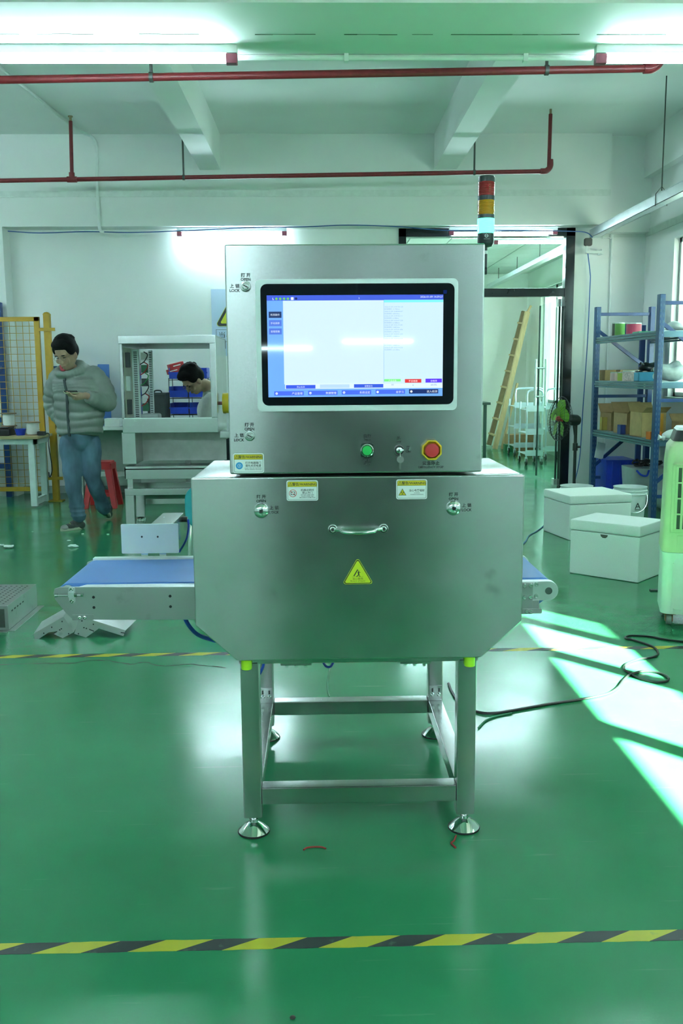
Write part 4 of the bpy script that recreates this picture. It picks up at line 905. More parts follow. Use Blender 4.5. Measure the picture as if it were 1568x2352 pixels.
# wiring panel inside, on the left
DUC = mat('wire_duct_white', (.72,.80,.80), .5); PCB = mat('terminal_green', (.03,.16,.08), .5)
wpn = MB().bb(ex0+.022, ex0+.030, EY+.08, EY+.75, iz0, iz1-.03).build('mounting_plate', mat('plate_cream', (.60,.62,.52), .5), en)
ux = at(314, 870, EY+.35).x
dct = MB().bb(ux-.035, ux+.03, EY+.32, EY+.36, iz0-.02, iz1-.04).build('wire_duct', DUC, en, .002)
sl_ = MB(); z = iz0
while z < iz1-.06: sl_.bb(ux-.018, ux+.016, EY+.318, EY+.3205, z, z+.008); z += .017
tag(sl_.build('slots', BLACK, dct), kind='stuff')
d2_ = MB().bb(ux+.10, ux+.135, EY+.45, EY+.49, iz0-.02, iz1-.05).build('wire_duct', DUC, en, .002)
sl_ = MB(); z = iz0
while z < iz1-.07: sl_.bb(ux+.104, ux+.131, EY+.448, EY+.4505, z, z+.008); z += .017
tag(sl_.build('slots', BLACK, d2_), kind='stuff')
random.seed(5)
for i, z in enumerate((iz0+.05, iz0+.17, iz0+.29, iz0+.42, iz0+.54)):
    MB().bb(ux+.035, ux+.095, EY+.40, EY+.46, z, z+.075).build('terminal_block', (PCB, WHITEP, GRY, PCB, WHITEP)[i], en, .003)
for i, (cn, cc_) in enumerate((('red_wire', (.45,.02,.02)), ('black_wire', (.02,.02,.02)), ('green_wire', (.05,.35,.10)), ('red_wire', (.45,.02,.02)), ('black_wire', (.02,.02,.02)))):
    z = iz0+.10+i*.10; MB().tube(smooth_path([(ux+.03,EY+.39,z),(ux+.08,EY+.35,z+.03),(ux+.11,EY+.36,z+.09),(ux+.07,EY+.39,z+.12)],5), .005, 6).build('wire', mat(cn, cc_, .5), en)
for k in range(3): MB().bb(ex0+.03, ex0+.07, EY+.14+k*.0, EY+.20, iz0+.03+k*.22, iz0+.17+k*.22).build('breaker', (GRY, DUC, GRY)[k], en, .004)
cl_ = at(350, 955, EY+.3); tag(MB().bb(cl_.x-.10, cl_.x+.07, EY+.24, EY+.42, ez0+.031, iz0+.03).build('cloth_bundle', mat('grey_cloth', (.45,.50,.50), .9, bump=.5, bscale=60), None, .02), 'folded grey cloth lying inside the steel enclosure', 'cloth')
# lower panel, bracket, tray and stand
l0, l1 = at(316, 998, EY+.45), at(520, 1056, EY+.45)
MB().bb(l0.x, l1.x, EY+.45, EY+.47, l1.z, ez0).build('lower_panel', mat('dull_sheet', (.42,.45,.43), .5, .7, var=.08), en)
g0, g1 = at(279, 998, EY+.1), at(313, 1066, EY+.1); MB().bb(g0.x, g1.x, EY+.1, EY+.45, g1.z, ez0).build('bracket', ST3, en, .003)
t0 = at(285, 1072, EY+.0); t1 = at(285, 1101, EY+.0); trx = at(560, 1072, EY).x
MB().bb(t0.x, trx, EY, EY+.012, t1.z, t0.z).build('tray_front', ST3, en, .002); MB().bb(t0.x, trx, EY, EY+.5, t0.z-.03, t0.z-.02).build('tray', ST3, en); MB().bb(t0.x, t0.x+.012, EY, EY+.5, t1.z, t0.z).build('tray_side', ST3, en)
f0 = at(286, 1123, EY+.05); f1 = at(286, 1138, EY+.05)
for y in (EY+.05, EY+.55): MB().bb(f0.x, trx, y, y+.05, f1.z, f0.z).build('stand_rail', STEEL2, en, .003)
MB().bb(f0.x, f0.x+.05, EY+.10, EY+.55, f1.z, f0.z).build('stand_rail', STEEL2, en, .003)
for y in (EY+.05, EY+.55):
    for x in (f0.x, trx-.07): MB().bb(x, x+.085, y, y+.06, .03, f1.z).build('leg', STEEL2, en, .004); MB().lathe([(.05,0),(.05,.01),(.02,.03)], (x+.04, y+.03, 0), Z1, 20).build('foot', CHROME, en)
for x in (f0.x+.02, f0.x+.7): MB().bb(x, x+.05, EY+.1, EY+.5, f0.z, t0.z-.03).build('tray_support', STEEL2, en)
MB().bb(f0.x+.1, trx, EY+.56, EY+.6, .16, .21).build('stand_rail', STEEL2, en)
# tape spool on its right
ys_ = at(515, 926, EY+.25); yt = thing('yellow_reel', 'yellow reel with red tipped shaft beside the steel enclosure', 'reel', (ys_.x, EY+.25, ys_.z))
MB().cyl((ys_.x-.012,EY+.25,ys_.z), (ys_.x+.10,EY+.25,ys_.z), .098, n=32).build('reel', ESY, yt, .003); MB().cyl((ys_.x-.055,EY+.25,ys_.z), (ys_.x-.012,EY+.25,ys_.z), .017, n=16).build('shaft', mat('shaft_red_white', (.55,.20,.20), .4), yt)
MB().bb(ys_.x+.02, ys_.x+.08, EY+.22, EY+.28, ez0, ys_.z-.05).build('stand', ST3, yt); MB().bb(ex1+.006, ys_.x+.2, EY+.12, EY+.38, ez0-.06, ez0).build('ledge', ST3, yt, .003)
# --- red stool
SR = mat('red_stool_plastic', (.50,.02,.025), .4, var=.05)
s0 = at(188, 1062, 7.35); s1 = at(256, 1062, 7.35); szt = s0.z; scx = (at(195,1168,7.36).x+at(268,1166,7.36).x)/2; w2 = .165
stl = thing('plastic_stool', 'red plastic stool behind the walking man', 'stool', (scx, 7.5, 0))
MB().prism(rrect(2*w2*.72, 2*w2*.72, .03), (scx, 7.5, szt-.03), X1, Y1, (0,0,.03)).build('seat', SR, stl, .006)
for sx in (-1, 1):
    for sy in (-1, 1):
        MB().loft([[Vector((scx+sx*(a-t*dx), 7.5+sy*(a-t*dy), z)) for dx, dy in ((0,0),(1,0),(1,1),(0,1))] for z, a, t in ((0, w2*1.12, .055), (.03, w2*1.10, .055), (szt-.02, w2*.72, .075))]).build('leg', SR, stl, .004)
for s in (-1, 1):
    MB().bb(scx-w2*.7, scx+w2*.7, 7.5+s*w2*.74-.008, 7.5+s*w2*.74+.008, szt-.085, szt-.02).build('skirt', SR, stl); MB().bb(scx+s*w2*.74-.008, scx+s*w2*.74+.008, 7.5-w2*.7, 7.5+w2*.7, szt-.085, szt-.02).build('skirt', SR, stl)
    MB().bb(scx-w2*.9, scx+w2*.9, 7.5+s*w2*.95-.006, 7.5+s*w2*.95+.006, .13, .17).build('stretcher', SR, stl)
# teal chair mostly hidden behind the machine
TEAL = mat('teal_plastic', (.03,.30,.36), .4); tcx = at(484, 1160, 3.6)
ch = thing('teal_chair', 'teal plastic chair half hidden behind the machine', 'chair', (tcx.x, 3.6, 0))
MB().prism(rrect(.36, .30, .10), (tcx.x-.0, 3.6, at(440,1165,3.6).z), X1, Z1, (0,.02,0)).build('backrest', TEAL, ch, .008)
MB().prism(rrect(.38, .38, .06), (tcx.x, 3.82, at(440,1195,3.6).z), X1, Y1, (0,0,.025)).build('seat', TEAL, ch, .008)
sz_ = at(440,1195,3.6).z
for sx in (-1, 1):
    MB().bb(tcx.x+sx*.10-.012, tcx.x+sx*.10+.012, 3.60, 3.63, sz_, sz_+.1).build('back_support', BLACK, ch)
    for sy in (-1, 1): MB().cyl((tcx.x+sx*.15, 3.82+sy*.15, sz_), (tcx.x+sx*.18, 3.82+sy*.18, 0), .012).build('leg', CHROME, ch)

# --- unseen cabinet-shaped blocker, added to darken the reflection in the steel doors
dcab = thing('reflection_blocker', 'added dark cabinet shape behind the photographer, darkening the steel reflection', 'cabinet', (.06, -3.9, 0))
DCM = mat('blocker_dark_paint', (.022,.028,.027), .6)
MB().bb(-.50, .62, -4.2, -3.62, .06, 1.55).build('body', DCM, dcab, .006)
for a, b_ in ((-.49, .055), (.065, .61)):
    dd = MB().bb(a, b_, -3.62, -3.60, .10, 1.52).build('door', DCM, dcab, .003); hx_ = b_-.05 if a < 0 else a+.03
    MB().bb(hx_, hx_+.02, -3.60, -3.57, .95, 1.10).build('handle', ALU, dd)
MB().bb(-.48, .60, -4.16, -3.66, 0, .06).build('plinth', BLACK, dcab)

# ================================================================== RIGHT BACKGROUND
# --- blue storage rack along the right wall
RA = at(1366, 900, 8.0); RD = at(1509, 900, 6.27); RB = at(1489, 900, 8.0)
RA.z = RB.z = RD.z = 0; dep = RB-RA; RE = RD+dep; ax = (RD-RA).normalized(); ZR = 2.18
rk = thing('storage_rack', 'blue steel storage rack with three loaded shelves along the right wall', 'rack', tuple(RA))
UPM = mat('rack_upright_blue', (.012,.055,.17), .35, .2, var=.12, scale=40)
for i, P in enumerate((RA, RB, RD, RE)):
    up = MB().beam(P, P+Vector((0,0,ZR)), .055, .075, up=ax).build('upright', UPM if i in (0, 2) else RKB, rk, .004)
    if i in (0, 2):
        sl_ = MB()
        for k in range(40):
            for s in (-.014, .014): sl_.box(P+Vector((s,-.0385,.10+k*.052)), (.008,.002,.026))
        tag(sl_.build('slots', mat('slot_pale', (.06,.12,.22), .4), up), kind='stuff')
LV = [at(1366, 782, 8.0).z, at(1366, 881, 8.0).z, at(1366, 993, 8.0).z]
SHP = mat('shelf_panel_grey', (.35,.45,.50), .4, .5)
for z in LV:
    for P, Q in ((RA, RD), (RB, RE)):
        m_ = MB()
        for k in range(3): m_.beam(P+Vector((-.0,0,z-.03+k*.026)), Q+Vector((0,0,z-.03+k*.026)), .04 if k != 1 else .05, .021)
        m_.build('shelf_beam', RKD, rk, .002)
    MB().beam(RD+Vector((0,0,z)), RE+Vector((0,0,z)), .03, .06).build('shelf_beam', RKD, rk, .003)
    mid0 = (RA+RB)/2; mid1 = (RD+RE)/2
    MB().beam(mid0+Vector((0,0,z+.028)), mid1+Vector((0,0,z+.028)), dep.length-.05, .012).build('shelf_panel', SHP, rk)
for P, Q in ((RA, RB), (RD, RE)):
    for v in (722, 910, 1096): zz = at(1380, v, 8.0).z; MB().beam(P+Vector((0,0,zz)), Q+Vector((0,0,zz)), .03, .035).build('brace', RKB, rk, .003)
    za, zb = at(1380,758,8.0).z, at(1460,850,8.0).z; MB().beam(P+Vector((0,0,za)), Q+Vector((0,0,zb)), .025, .04).build('brace', RKB, rk, .003)
    za, zb = at(1368,1072,8.0).z, at(1430,1012,8.0).z; MB().beam(P+Vector((0,0,za)), P.lerp(Q,.55)+Vector((0,0,zb)), .025, .04).build('brace', RKB, rk, .003)
pp_ = at(1470, 900, 8.5); tag(MB().beam((pp_.x,8.5,0), (pp_.x,8.5,at(1470,747,8.5).z), .06, .05).build('steel_post', RKB, None, .003), 'dark blue steel post standing against the wall behind the rack', 'post')

ZS = [z+.035 for z in LV]
def rx(u, back=.16):
    """spot on the rack for a column of the photo: distance along the rack, set back from the aisle"""
    best = None
    for i in range(101):
        P = RA.lerp(RD, i/100) + dep.normalized()*back
        d = P-CAM; uu = 784+FPX*d.dot(_R)/d.dot(_F)
        if best is None or abs(uu-u) < best[0]: best = (abs(uu-u), P)
    return best[1]
def carton(label, P, z, w, d, h, rz=0, M=CARD, flaps=True, tape_=True, name='carton', cat='carton', group='boxes on the blue rack'):
    t = thing(name, label, cat, (P.x, P.y, z), rz, group)
    th = .004; m_ = MB().bb(-w/2,w/2,-d/2,d/2,0,th).bb(-w/2,w/2,-d/2,-d/2+th,0,h).bb(-w/2,w/2,d/2-th,d/2,0,h).bb(-w/2,-w/2+th,-d/2,d/2,0,h).bb(w/2-th,w/2,-d/2,d/2,0,h)
    if not flaps: m_.bb(-w/2,w/2,-d/2,d/2,h-th,h)
    m_.build('body', M, t, local=True)
    if flaps:
        for s, an in ((-1, .5), (1, .9)):
            MB().box((0,0,0), (w, d*.42, .003), T=Matrix.Translation((0, s*d/2, h)) @ Matrix.Rotation(s*an, 4, 'X') @ Matrix.Translation((0, s*d*.21, 0))).build('flap', M, t, local=True)
    if tape_: MB().bb(w*.22,w*.22+.045,-d/2-.0008,-d/2,h*.05,h*.95).build('tape_strip', mat('orange_tape', (.60,.28,.03), .4), t, local=True)
    return t
def roll(label, P, z, r, h, M, top, group='tape rolls on the top shelf'):
    t = thing('tape_roll', label, 'tape roll', (P.x, P.y, z), group=group)
    MB().lathe([(r*.55,0),(r,0),(r,h),(r*.55,h),(r*.55,0)], (P.x,P.y,z), Z1, 28).build('band', M, t); MB().lathe([(r*.5,h),(r*.99,h),(r*.99,h+.012),(r*.5,h+.012)], (P.x,P.y,z), Z1, 28).build('wrap', top, t)
WRAP = mat('clear_wrap', (.60,.66,.64), .2, .3); PINK = mat('pink_tape', (.60,.06,.14), .4); GRN = mat('green_tape', (.10,.30,.05), .4); NAV = mat('navy_tape', (.03,.06,.28), .4); GRT = mat('dark_grey_tape', (.06,.07,.06), .3)
roll('stack of dark grey tape, leftmost roll on the top shelf', rx(1396,.26), ZS[0], .085, .15, GRT, WRAP)
roll('green tape roll on the top shelf next to the dark grey one', rx(1408,.10), ZS[0], .055, .13, GRN, WRAP)
roll('navy tape roll on the top shelf between the green and red rolls', rx(1426,.22), ZS[0], .055, .13, NAV, WRAP)
roll('wide red tape roll, rightmost on the top shelf', rx(1440,.14), ZS[0], .080, .11, PINK, WRAP)
P = rx(1462,.12); tag(MB().bb(P.x-.09,P.x+.09,P.y-.1,P.y+.1,ZS[0],ZS[0]+.018).build('folder', mat('green_sheet', (.05,.35,.20), .4), None, .003), 'thin green folder lying at the right of the top shelf', 'folder')
carton('small brown carton at the far end of the middle shelf', rx(1382,.14), ZS[1], .13, .16, .12, .1, tape_=False, flaps=False)
carton('flat brown carton lying behind the wrapped rolls on the middle shelf', rx(1426,.36), ZS[1], .24, .2, .12, .1, tape_=False, flaps=False)
G2 = 'wrapped rolls on the middle shelf'
PKW = mat('pale_pink_wrap', (.62,.42,.42), .35); YGW = mat('lime_wrap', (.42,.55,.10), .35); WHW = mat('blotchy_white_wrap', (.66,.52,.50), .3, var=.3, scale=60)
roll('pale pink wrapped roll beside the small carton on the middle shelf', rx(1402,.10), ZS[1], .055, .085, PKW, WRAP, G2)
roll('lime wrapped roll on the middle shelf', rx(1416,.10), ZS[1], .045, .085, YGW, WRAP, G2)
roll('big blotchy wrapped roll in the middle of the middle shelf', rx(1436,.11), ZS[1], .085, .10, WHW, WRAP, G2)
P = rx(1467,.09); bt = thing('blue_tray', 'light blue open tray on the middle shelf', 'tray', (P.x, P.y, ZS[1])); LBL = mat('light_blue_plastic', (.08,.38,.62), .35)
m_ = MB()
for q in ((-.09,.09,-.07,.07,0,.006),(-.09,.09,-.07,-.064,0,.09),(-.09,.09,.064,.07,0,.09),(-.09,-.084,-.07,.07,0,.09),(.084,.09,-.07,.07,0,.09)): m_.bb(P.x+q[0],P.x+q[1],P.y+q[2],P.y+q[3],ZS[1]+q[4],ZS[1]+q[5])
m_.build('tub', LBL, bt); MB().bb(P.x-.095,P.x+.095,P.y-.075,P.y-.068,ZS[1]+.082,ZS[1]+.094).build('rim', LBL, bt)
P = rx(1480,.28); bgm = MB(); bgm.ell((P.x,P.y,ZS[1]+.14), (.12,.10,.06), 16, 8); bgm.bb(P.x-.1,P.x+.1,P.y-.06,P.y+.06,ZS[1],ZS[1]+.1)
for v_ in range(len(bgm.v)): x_, y_, z_ = bgm.v[v_]; bgm.v[v_] = (x_+.012*math.sin(60*z_+9*x_), y_, z_+.012*math.sin(40*x_))
bg_ = thing('black_bag', 'crumpled black plastic bag behind the light blue tray', 'bag', (P.x, P.y, ZS[1])); bgm.build('sack', mat('black_bag_plastic', (.01,.014,.014), .25), bg_); MB().tube([(P.x-.1,P.y-.07,ZS[1]+.17),(P.x-.14,P.y-.09,ZS[1]+.19),(P.x-.15,P.y-.1,ZS[1]+.17)], .01, 6).build('knot', MATS['black_bag_plastic'], bg_)
c_ = carton('brown carton with a white paper label at the far end of the lower shelf', rx(1407,.20), ZS[2], .24, .30, .20, .12, tape_=False)
MB().bb(-.02,.11,-.1515,-.1503,.04,.13).build('paper_label', WHITEP, c_, local=True)
carton('narrow yellow-sided carton beside the far upright on the lower shelf', rx(1380,.06), ZS[2], .07, .08, .15, 0, mat('yellow_card', (.48,.36,.08), .7), False, False)
carton('large brown carton with orange tape in the middle of the lower shelf', rx(1450,.20), ZS[2], .34, .34, .22, .1)
carton('tall brown carton with orange tape near the front upright', rx(1478,.14), ZS[2], .26, .28, .25, .1, mat('tan_cardboard', (.42,.30,.13), .8, var=.1), True)
carton('small dark blue box before the large carton on the lower shelf', rx(1420,.0), ZS[2], .06, .07, .10, .2, NAV, False, False, 'blue_box', 'box')
carton('bright orange box at the front edge of the lower shelf', rx(1492,.02), ZS[2], .12, .09, .075, .1, mat('orange_card', (.70,.17,.02), .5), False, False, 'orange_box', 'box')
# plastic sacks and cartons at the near end of the rack
BAGM = mat('clear_bag_plastic', (.68,.74,.75), .22, var=.12, scale=25, bump=.6, bscale=50)
def sack(label, P, r, seed, M=BAGM, name='plastic_bag'):
    random.seed(seed); t = thing(name, label, 'bag', tuple(P)); m_ = MB().ell((P.x,P.y,P.z+r[2]), r, 22, 13); ph = [random.uniform(0,6) for _ in range(4)]
    for i, (x_, y_, z_) in enumerate(m_.v):
        k = 1+.10*math.sin(31*x_+ph[0])+.08*math.sin(27*z_+ph[1])+.08*math.sin(24*y_+ph[2]); x_, y_, z_ = P.x+(x_-P.x)*k, P.y+(y_-P.y)*k, P.z+max(.0, (z_-P.z)*k); m_.v[i] = (x_, y_, z_)
    m_.build('sack', M, t, smooth=60); MB().lathe([(.03,0),(.012,.025),(.03,.06)], (P.x-r[0]*.9,P.y-.02,P.z+r[2]*.5), (-1,-.2,.1), 10).build('neck', M, t)
    return t
E1 = RD.lerp(RE,.35)+ax*(-.18); sack('white plastic bag of parts slumped on the middle shelf by the front upright', Vector((E1.x,E1.y,ZS[1])), (.15,.13,.10), 4)
E2 = RD.lerp(RE,.45)+ax*(-.22); sack('bright white bag on the top shelf right of the front upright', Vector((E2.x,E2.y,ZS[0])), (.13,.11,.05), 9, mat('white_bag_plastic', (.80,.84,.85), .3))
E3 = RD.lerp(RE,.62)+ax*(-.16); carton('brown carton with open flaps at the near end of the lower shelf', E3, ZS[2], .22, .22, .17, .2, tape_=False)
E4 = RD.lerp(RE,.10)+ax*(-.04); sack('white bag hanging over the near edge of the lower shelf', Vector((E4.x+.10,E4.y-.05,ZS[2])), (.10,.07,.045), 6, MATS['white_bag_plastic'])
# --- on the floor under the rack
cp = rx(1408,.26); cq = thing('plastic_crate', 'blue plastic crate on the floor under the rack', 'crate', (cp.x, cp.y, 0)); zc = at(1410,1068,7.4).z
BLM = BLUEP
for s in (-1, 1): MB().bb(cp.x+s*.16-.006,cp.x+s*.16+.006,cp.y-.22,cp.y+.22,0,zc).build('side', BLM, cq); MB().bb(cp.x-.16,cp.x+.16,cp.y+s*.22-.006,cp.y+s*.22+.006,0,zc).build('end', BLM, cq)
MB().bb(cp.x-.16,cp.x+.16,cp.y-.22,cp.y+.22,0,.008).build('bottom', BLM, cq)
for k in (-.09, 0, .09): MB().bb(cp.x+k-.008,cp.x+k+.008,cp.y-.236,cp.y-.226,0,zc).build('rib', BLM, cq)
MB().bb(cp.x-.175,cp.x+.175,cp.y-.24,cp.y+.24,zc,zc+.02).build('rim', BLM, cq)
cp2 = rx(1478,.30); ct = thing('storage_tub', 'translucent tub with blue handles under the rack, full of cable', 'tub', (cp2.x, cp2.y, 0)); zt2 = .42
CLT = mat('milky_tub_plastic', (.50,.58,.58), .3, alpha=.75)
MB().loft([[Vector((cp2.x+a*s, cp2.y+b_*s, z)) for a, b_ in rrect(.40,.42,.06)] for z, s in ((0,.9),(zt2,1.05))]).build('body', CLT, ct)
MB().tube(smooth_path([(cp2.x-.17,cp2.y-.22,zt2-.02),(cp2.x-.14,cp2.y-.27,zt2-.06),(cp2.x-.08,cp2.y-.27,zt2-.07),(cp2.x-.04,cp2.y-.225,zt2-.02)],5), .011, 8).build('handle', BLM, ct)
random.seed(8); m_ = MB()
for k in range(5): m_.tube(smooth_path([(cp2.x+random.uniform(-.16,.14),cp2.y+random.uniform(-.16,.1),zt2+random.uniform(0,.09)) for _ in range(6)],5), .008, 6)
o = m_.build('cable_tangle', BLACK); tag(o, 'tangle of black cable on top of the translucent tub', 'cables', kind='stuff')
pt = at(1418, 1056, 7.3); o = MB().box((0,0,0),(.11,.01,.19)).build('white_card', WHITEP, None, .002); o.location = (pt.x, cp.y-.05, zc+.115); o.rotation_euler = (-.15,.25,.2); tag(o, 'white card leaning on the blue crate under the rack', 'card')
sack('grey plastic sack behind the white bucket under the rack', Vector((cp2.x+.10, cp2.y-.42, 0)), (.15,.12,.12), 12, mat('grey_sack', (.35,.42,.42), .4))
# --- buckets
BKW = mat('bucket_white', (.72,.78,.78), .35, var=.04)
def bucket(label, x, y, r, h, letter=None):
    t = thing('bucket', label, 'bucket', (x, y, 0), group='white buckets by the rack')
    MB().lathe([(r*.80,0),(r*.82,.004),(r*.93,h*.78),(r*.99,h*.79),(r*.99,h*.81),(r*.94,h*.82),(r*.95,h*.88),(r*1.0,h*.89),(r*1.0,h*.91),(r*.96,h*.92),(r*.97,h*.98),(r,h),(r*.93,h),(r*.90,h*.9),(r*.77,.01),(0,.01)], (x,y,0), Z1, 40).build('shell', BKW, t)
    a = [(x+r*1.0*math.cos(R_(k)), y+r*1.0*math.sin(R_(k)), h*.80-.17*math.sin(R_((k-180)))) for k in range(185, 356, 10)]
    MB().tube(a, .004, 6).build('handle', LK, t)
    for s in (-1, 1): MB().box((x+s*r*1.0,y,h*.80), (.02,.03,.05)).build('lug', BKW, t)
    if letter:
        an = R_(270); p0 = Vector((x+.03, y-r*.905, h*.40)); m_ = MB().text(letter, p0, .085, 0, A=(1,0,0), B=(0,-.0,1)); m_.build('letter', INK, t, smooth=0)
        MB().bb(x+.002,x+.058,p0.y-.0005,p0.y+.001,h*.40-.012,h*.40-.006).build('letter_bar', INK, t)
    return t
bk = at(1447, 1118, 6.15); bucket('white plastic bucket marked with a black letter A', bk.x, 6.15, .163, at(1447,1117,6.15).z, 'A')
bk2 = at(1324, 1115, 6.45); bucket('white bucket behind the far styrofoam box, only its rim showing', bk2.x, 6.45, .165, at(1324,1115,6.45).z)
# --- styrofoam boxes
FOAM = mat('styrofoam', (.90,.93,.92), .75, var=.03, scale=160, bump=.25, bscale=260)
def foam(label, p, rz, w, d, h, hole=True):
    t = thing('styrofoam_box', label, 'foam box', (p.x, p.y, 0), rz, 'styrofoam boxes')
    MB().bb(0,w,0,d,0,h*.80).build('body', FOAM, t, .012, local=True); MB().bb(-.004,w+.004,-.004,d+.004,h*.805,h).build('lid', FOAM, t, .014, local=True)
    if hole: MB().prism([(-.028,0),(.028,0),(.024,-.014),(.010,-.024),(-.010,-.024),(-.024,-.014)], (w*.50,-.0005,h*.78), X1, Z1, (0,.002,0)).build('grip_hole', mat('foam_hole', (.10,.12,.10), .9), t, local=True)
    return t
pa, pb = fl(1306,1316), fl(1465,1340); an = math.atan2(pb.y-pa.y, pb.x-pa.x); wf = (pb-pa).length
foam('near white styrofoam box with a half round grip hole', pa, an, wf, .40, .40)
foam('far white styrofoam box behind the near one, beside the bucket', Vector((2.035,5.10,0)), R_(11), .585, .53, .39, False)
# --- air cooler
CG = mat('cooler_pale_green', (.60,.70,.42), .35, var=.03); CWH = mat('cooler_white', (.72,.80,.74), .35, var=.03); CDK = mat('cooler_louvre_dark', (.05,.08,.05), .5)
ac0 = fl(1516, 1412, .065); RZ = R_(-17)
ac = thing('air_cooler', 'pale green and white mobile air cooler at the right edge', 'air cooler', (ac0.x, ac0.y, 0), RZ)
cw, cdp = .46, .36; zt_ = 1.06; zm = .43
def ring_(z, e, r=.05): return [Vector((cw/2+a*(1+e), cdp/2+b_*(1+e), z)) for a, b_ in rrect(cw, cdp, r)]
MB().loft([ring_(.072,-.0), ring_(.13,.0), ring_(zm-.06,.0), ring_(zm,.03)]).build('tank', CWH, ac, local=True)
MB().loft([ring_(zm+.002,.03), ring_(zm+.05,.02), ring_(zt_-.10,-.01), ring_(zt_-.03,-.04), ring_(zt_,-.14)]).build('housing', CG, ac, local=True)
MB().loft([ring_(zt_,-.12), ring_(zt_+.06,-.20)]).build('top_panel', BLACK, ac, local=True); MB().loft([ring_(zt_+.06,-.20), ring_(zt_+.075,-.25)]).build('top_cover', WHITEP, ac, local=True)
gx0, gx1, gz0, gz1 = .055, cw-.055, zm+.135, zt_-.14
gr = MB().bb(gx0,gx1,-.012,-.004,gz0,gz1).build('grille', CDK, ac, local=True)
n_ = 11
for k in range(n_+1): x_ = gx0+(gx1-gx0)*k/n_; MB().bb(x_-.0065,x_+.0065,-.020,-.008,gz0,gz1).build('slat', CG, gr, local=True)
for k in range(5): z_ = gz0+(gz1-gz0)*k/4; MB().bb(gx0-.006,gx1+.006,-.022,-.010,z_-.004,z_+.004).build('cross_slat', CG, gr, local=True)
for (a,b_,c_,d_) in ((gx0-.025,gx1+.025,gz1+.0,gz1+.018),(gx0-.025,gx1+.025,gz0-.018,gz0),): MB().bb(a,b_,-.014,0.0,c_,d_).build('grille_frame', CG, ac, .004, local=True)
for a in (gx0-.025, gx1+.005): MB().bb(a,a+.02,-.014,0.0,gz0-.018,gz1+.018).build('grille_frame', CG, ac, .004, local=True)
MB().bb(.07,cw-.05,-.006,.0,zm+.03,zm+.10).build('service_flap', CG, ac, .003, local=True); MB().bb(.055,.065,-.008,.002,.075,zm-.06).build('tank_rib', CWH, ac, local=True)
MB().prism(rrect(cw-.12,.30,.02), (cw/2,-.003,.25), X1, Z1, (0,.004,0)).build('tank_panel', CWH, ac, .002, local=True)
BRN = mat('rusty_caster', (.20,.13,.05), .6, .4)
for x_ in (.05, cw-.05):
    for y_ in (.05, cdp-.05):
        cst = MB().bb(x_-.035,x_+.035,y_-.03,y_+.03,.064,.072).bb(x_-.022,x_-.016,y_-.015,y_+.025,.02,.066).bb(x_+.016,x_+.022,y_-.015,y_+.025,.02,.066).build('caster', BRN, ac, local=True)
        MB().cyl((x_-.014,y_+.005,.029), (x_+.014,y_+.005,.029), .029, n=22).build('wheel', mat('caster_wheel', (.30,.33,.30), .5), cst, local=True)
# --- pedestal fan
FYY = 7.2; fc = at(1285, 962, FYY); fd = Vector((-.97,-.19,.10)).normalized(); fr = at(1285,962,FYY+0).z-at(1287,1012,FYY).z
fan = thing('pedestal_fan', 'black pedestal fan with green blades beside the glass door', 'fan', (fc.x+.16, FYY, 0))
su = Vector((0,0,1)); su = (su-fd*su.dot(fd)).normalized(); sv = fd.cross(su); FBK = mat('fan_black', (.012,.018,.016), .35)
cg = MB(); rmax = fr
for s in (-1, 1):
    for k in range(36):
        t = 2*math.pi*k/36; q = su*math.cos(t)+sv*math.sin(t); cg.tube([fc+fd*(.055*s)+q*.045, fc+fd*(.055*s)+q*rmax*.55, fc+fd*(.045*s)+q*rmax*.85, fc+q*rmax], .0016, 4)
    for rr_, hh in ((.045,.055),(.55*rmax,.055),(.85*rmax,.045)): cg.tube([fc+fd*(hh*s)+(su*math.cos(2*math.pi*k/30)+sv*math.sin(2*math.pi*k/30))*rr_ for k in range(31)], .0018, 4)
cg.tube([fc+(su*math.cos(2*math.pi*k/40)+sv*math.sin(2*math.pi*k/40))*rmax for k in range(41)], .006, 8)
tag(cg.build('cage', FBK, fan), kind='stuff')
FGR = mat('fan_green_blade', (.16,.42,.02), .3)
for k in range(5):
    t0_ = 2*math.pi*k/5; rg = []
    for i in range(6):
        r_ = .03+(rmax*.88-.03)*i/5; wv = .25+.28*math.sin(math.pi*min(1,.15+i/5*.8)); row = []
        for j in range(5): t = t0_+wv*(j/4-.5)*2*(1 if i < 5 else .6); row.append(fc+(su*math.cos(t)+sv*math.sin(t))*r_+fd*(.03*(j/4-.5)))
        rg.append(row)
    vs = [p for r_ in rg for p in r_]; vs += [p-fd*.003 for p in vs]; n5 = 30; fs = []
    for i in range(5):
        for j in range(4): a_ = i*5+j; fs += [(a_,a_+1,a_+6,a_+5), (n5+a_,n5+a_+5,n5+a_+6,n5+a_+1)]
    MB().add(vs, fs).build('blade', FGR, fan)
MB().lathe([(0,.045),(.02,.04),(.03,.02),(.03,-.03)], fc, fd, 20).build('hub', mat('fan_hub_red', (.45,.05,.03), .4), fan)
mo = fc-fd*.07; MB().lathe([(.03,0),(.055,.02),(.06,.06),(.06,.13),(.045,.16),(0,.165)], mo, -fd, 24).build('motor_housing', FBK, fan)
pb_ = mo-fd*.10; MB().tube(smooth_path([pb_+Vector((0,0,-.04)), pb_+Vector((.01,0,-.10)), pb_+Vector((.02,0,-.16)), Vector((pb_.x+.02,pb_.y,.9)), Vector((pb_.x+.02,pb_.y,.05))],5), .017, 12).build('pole', FBK, fan)
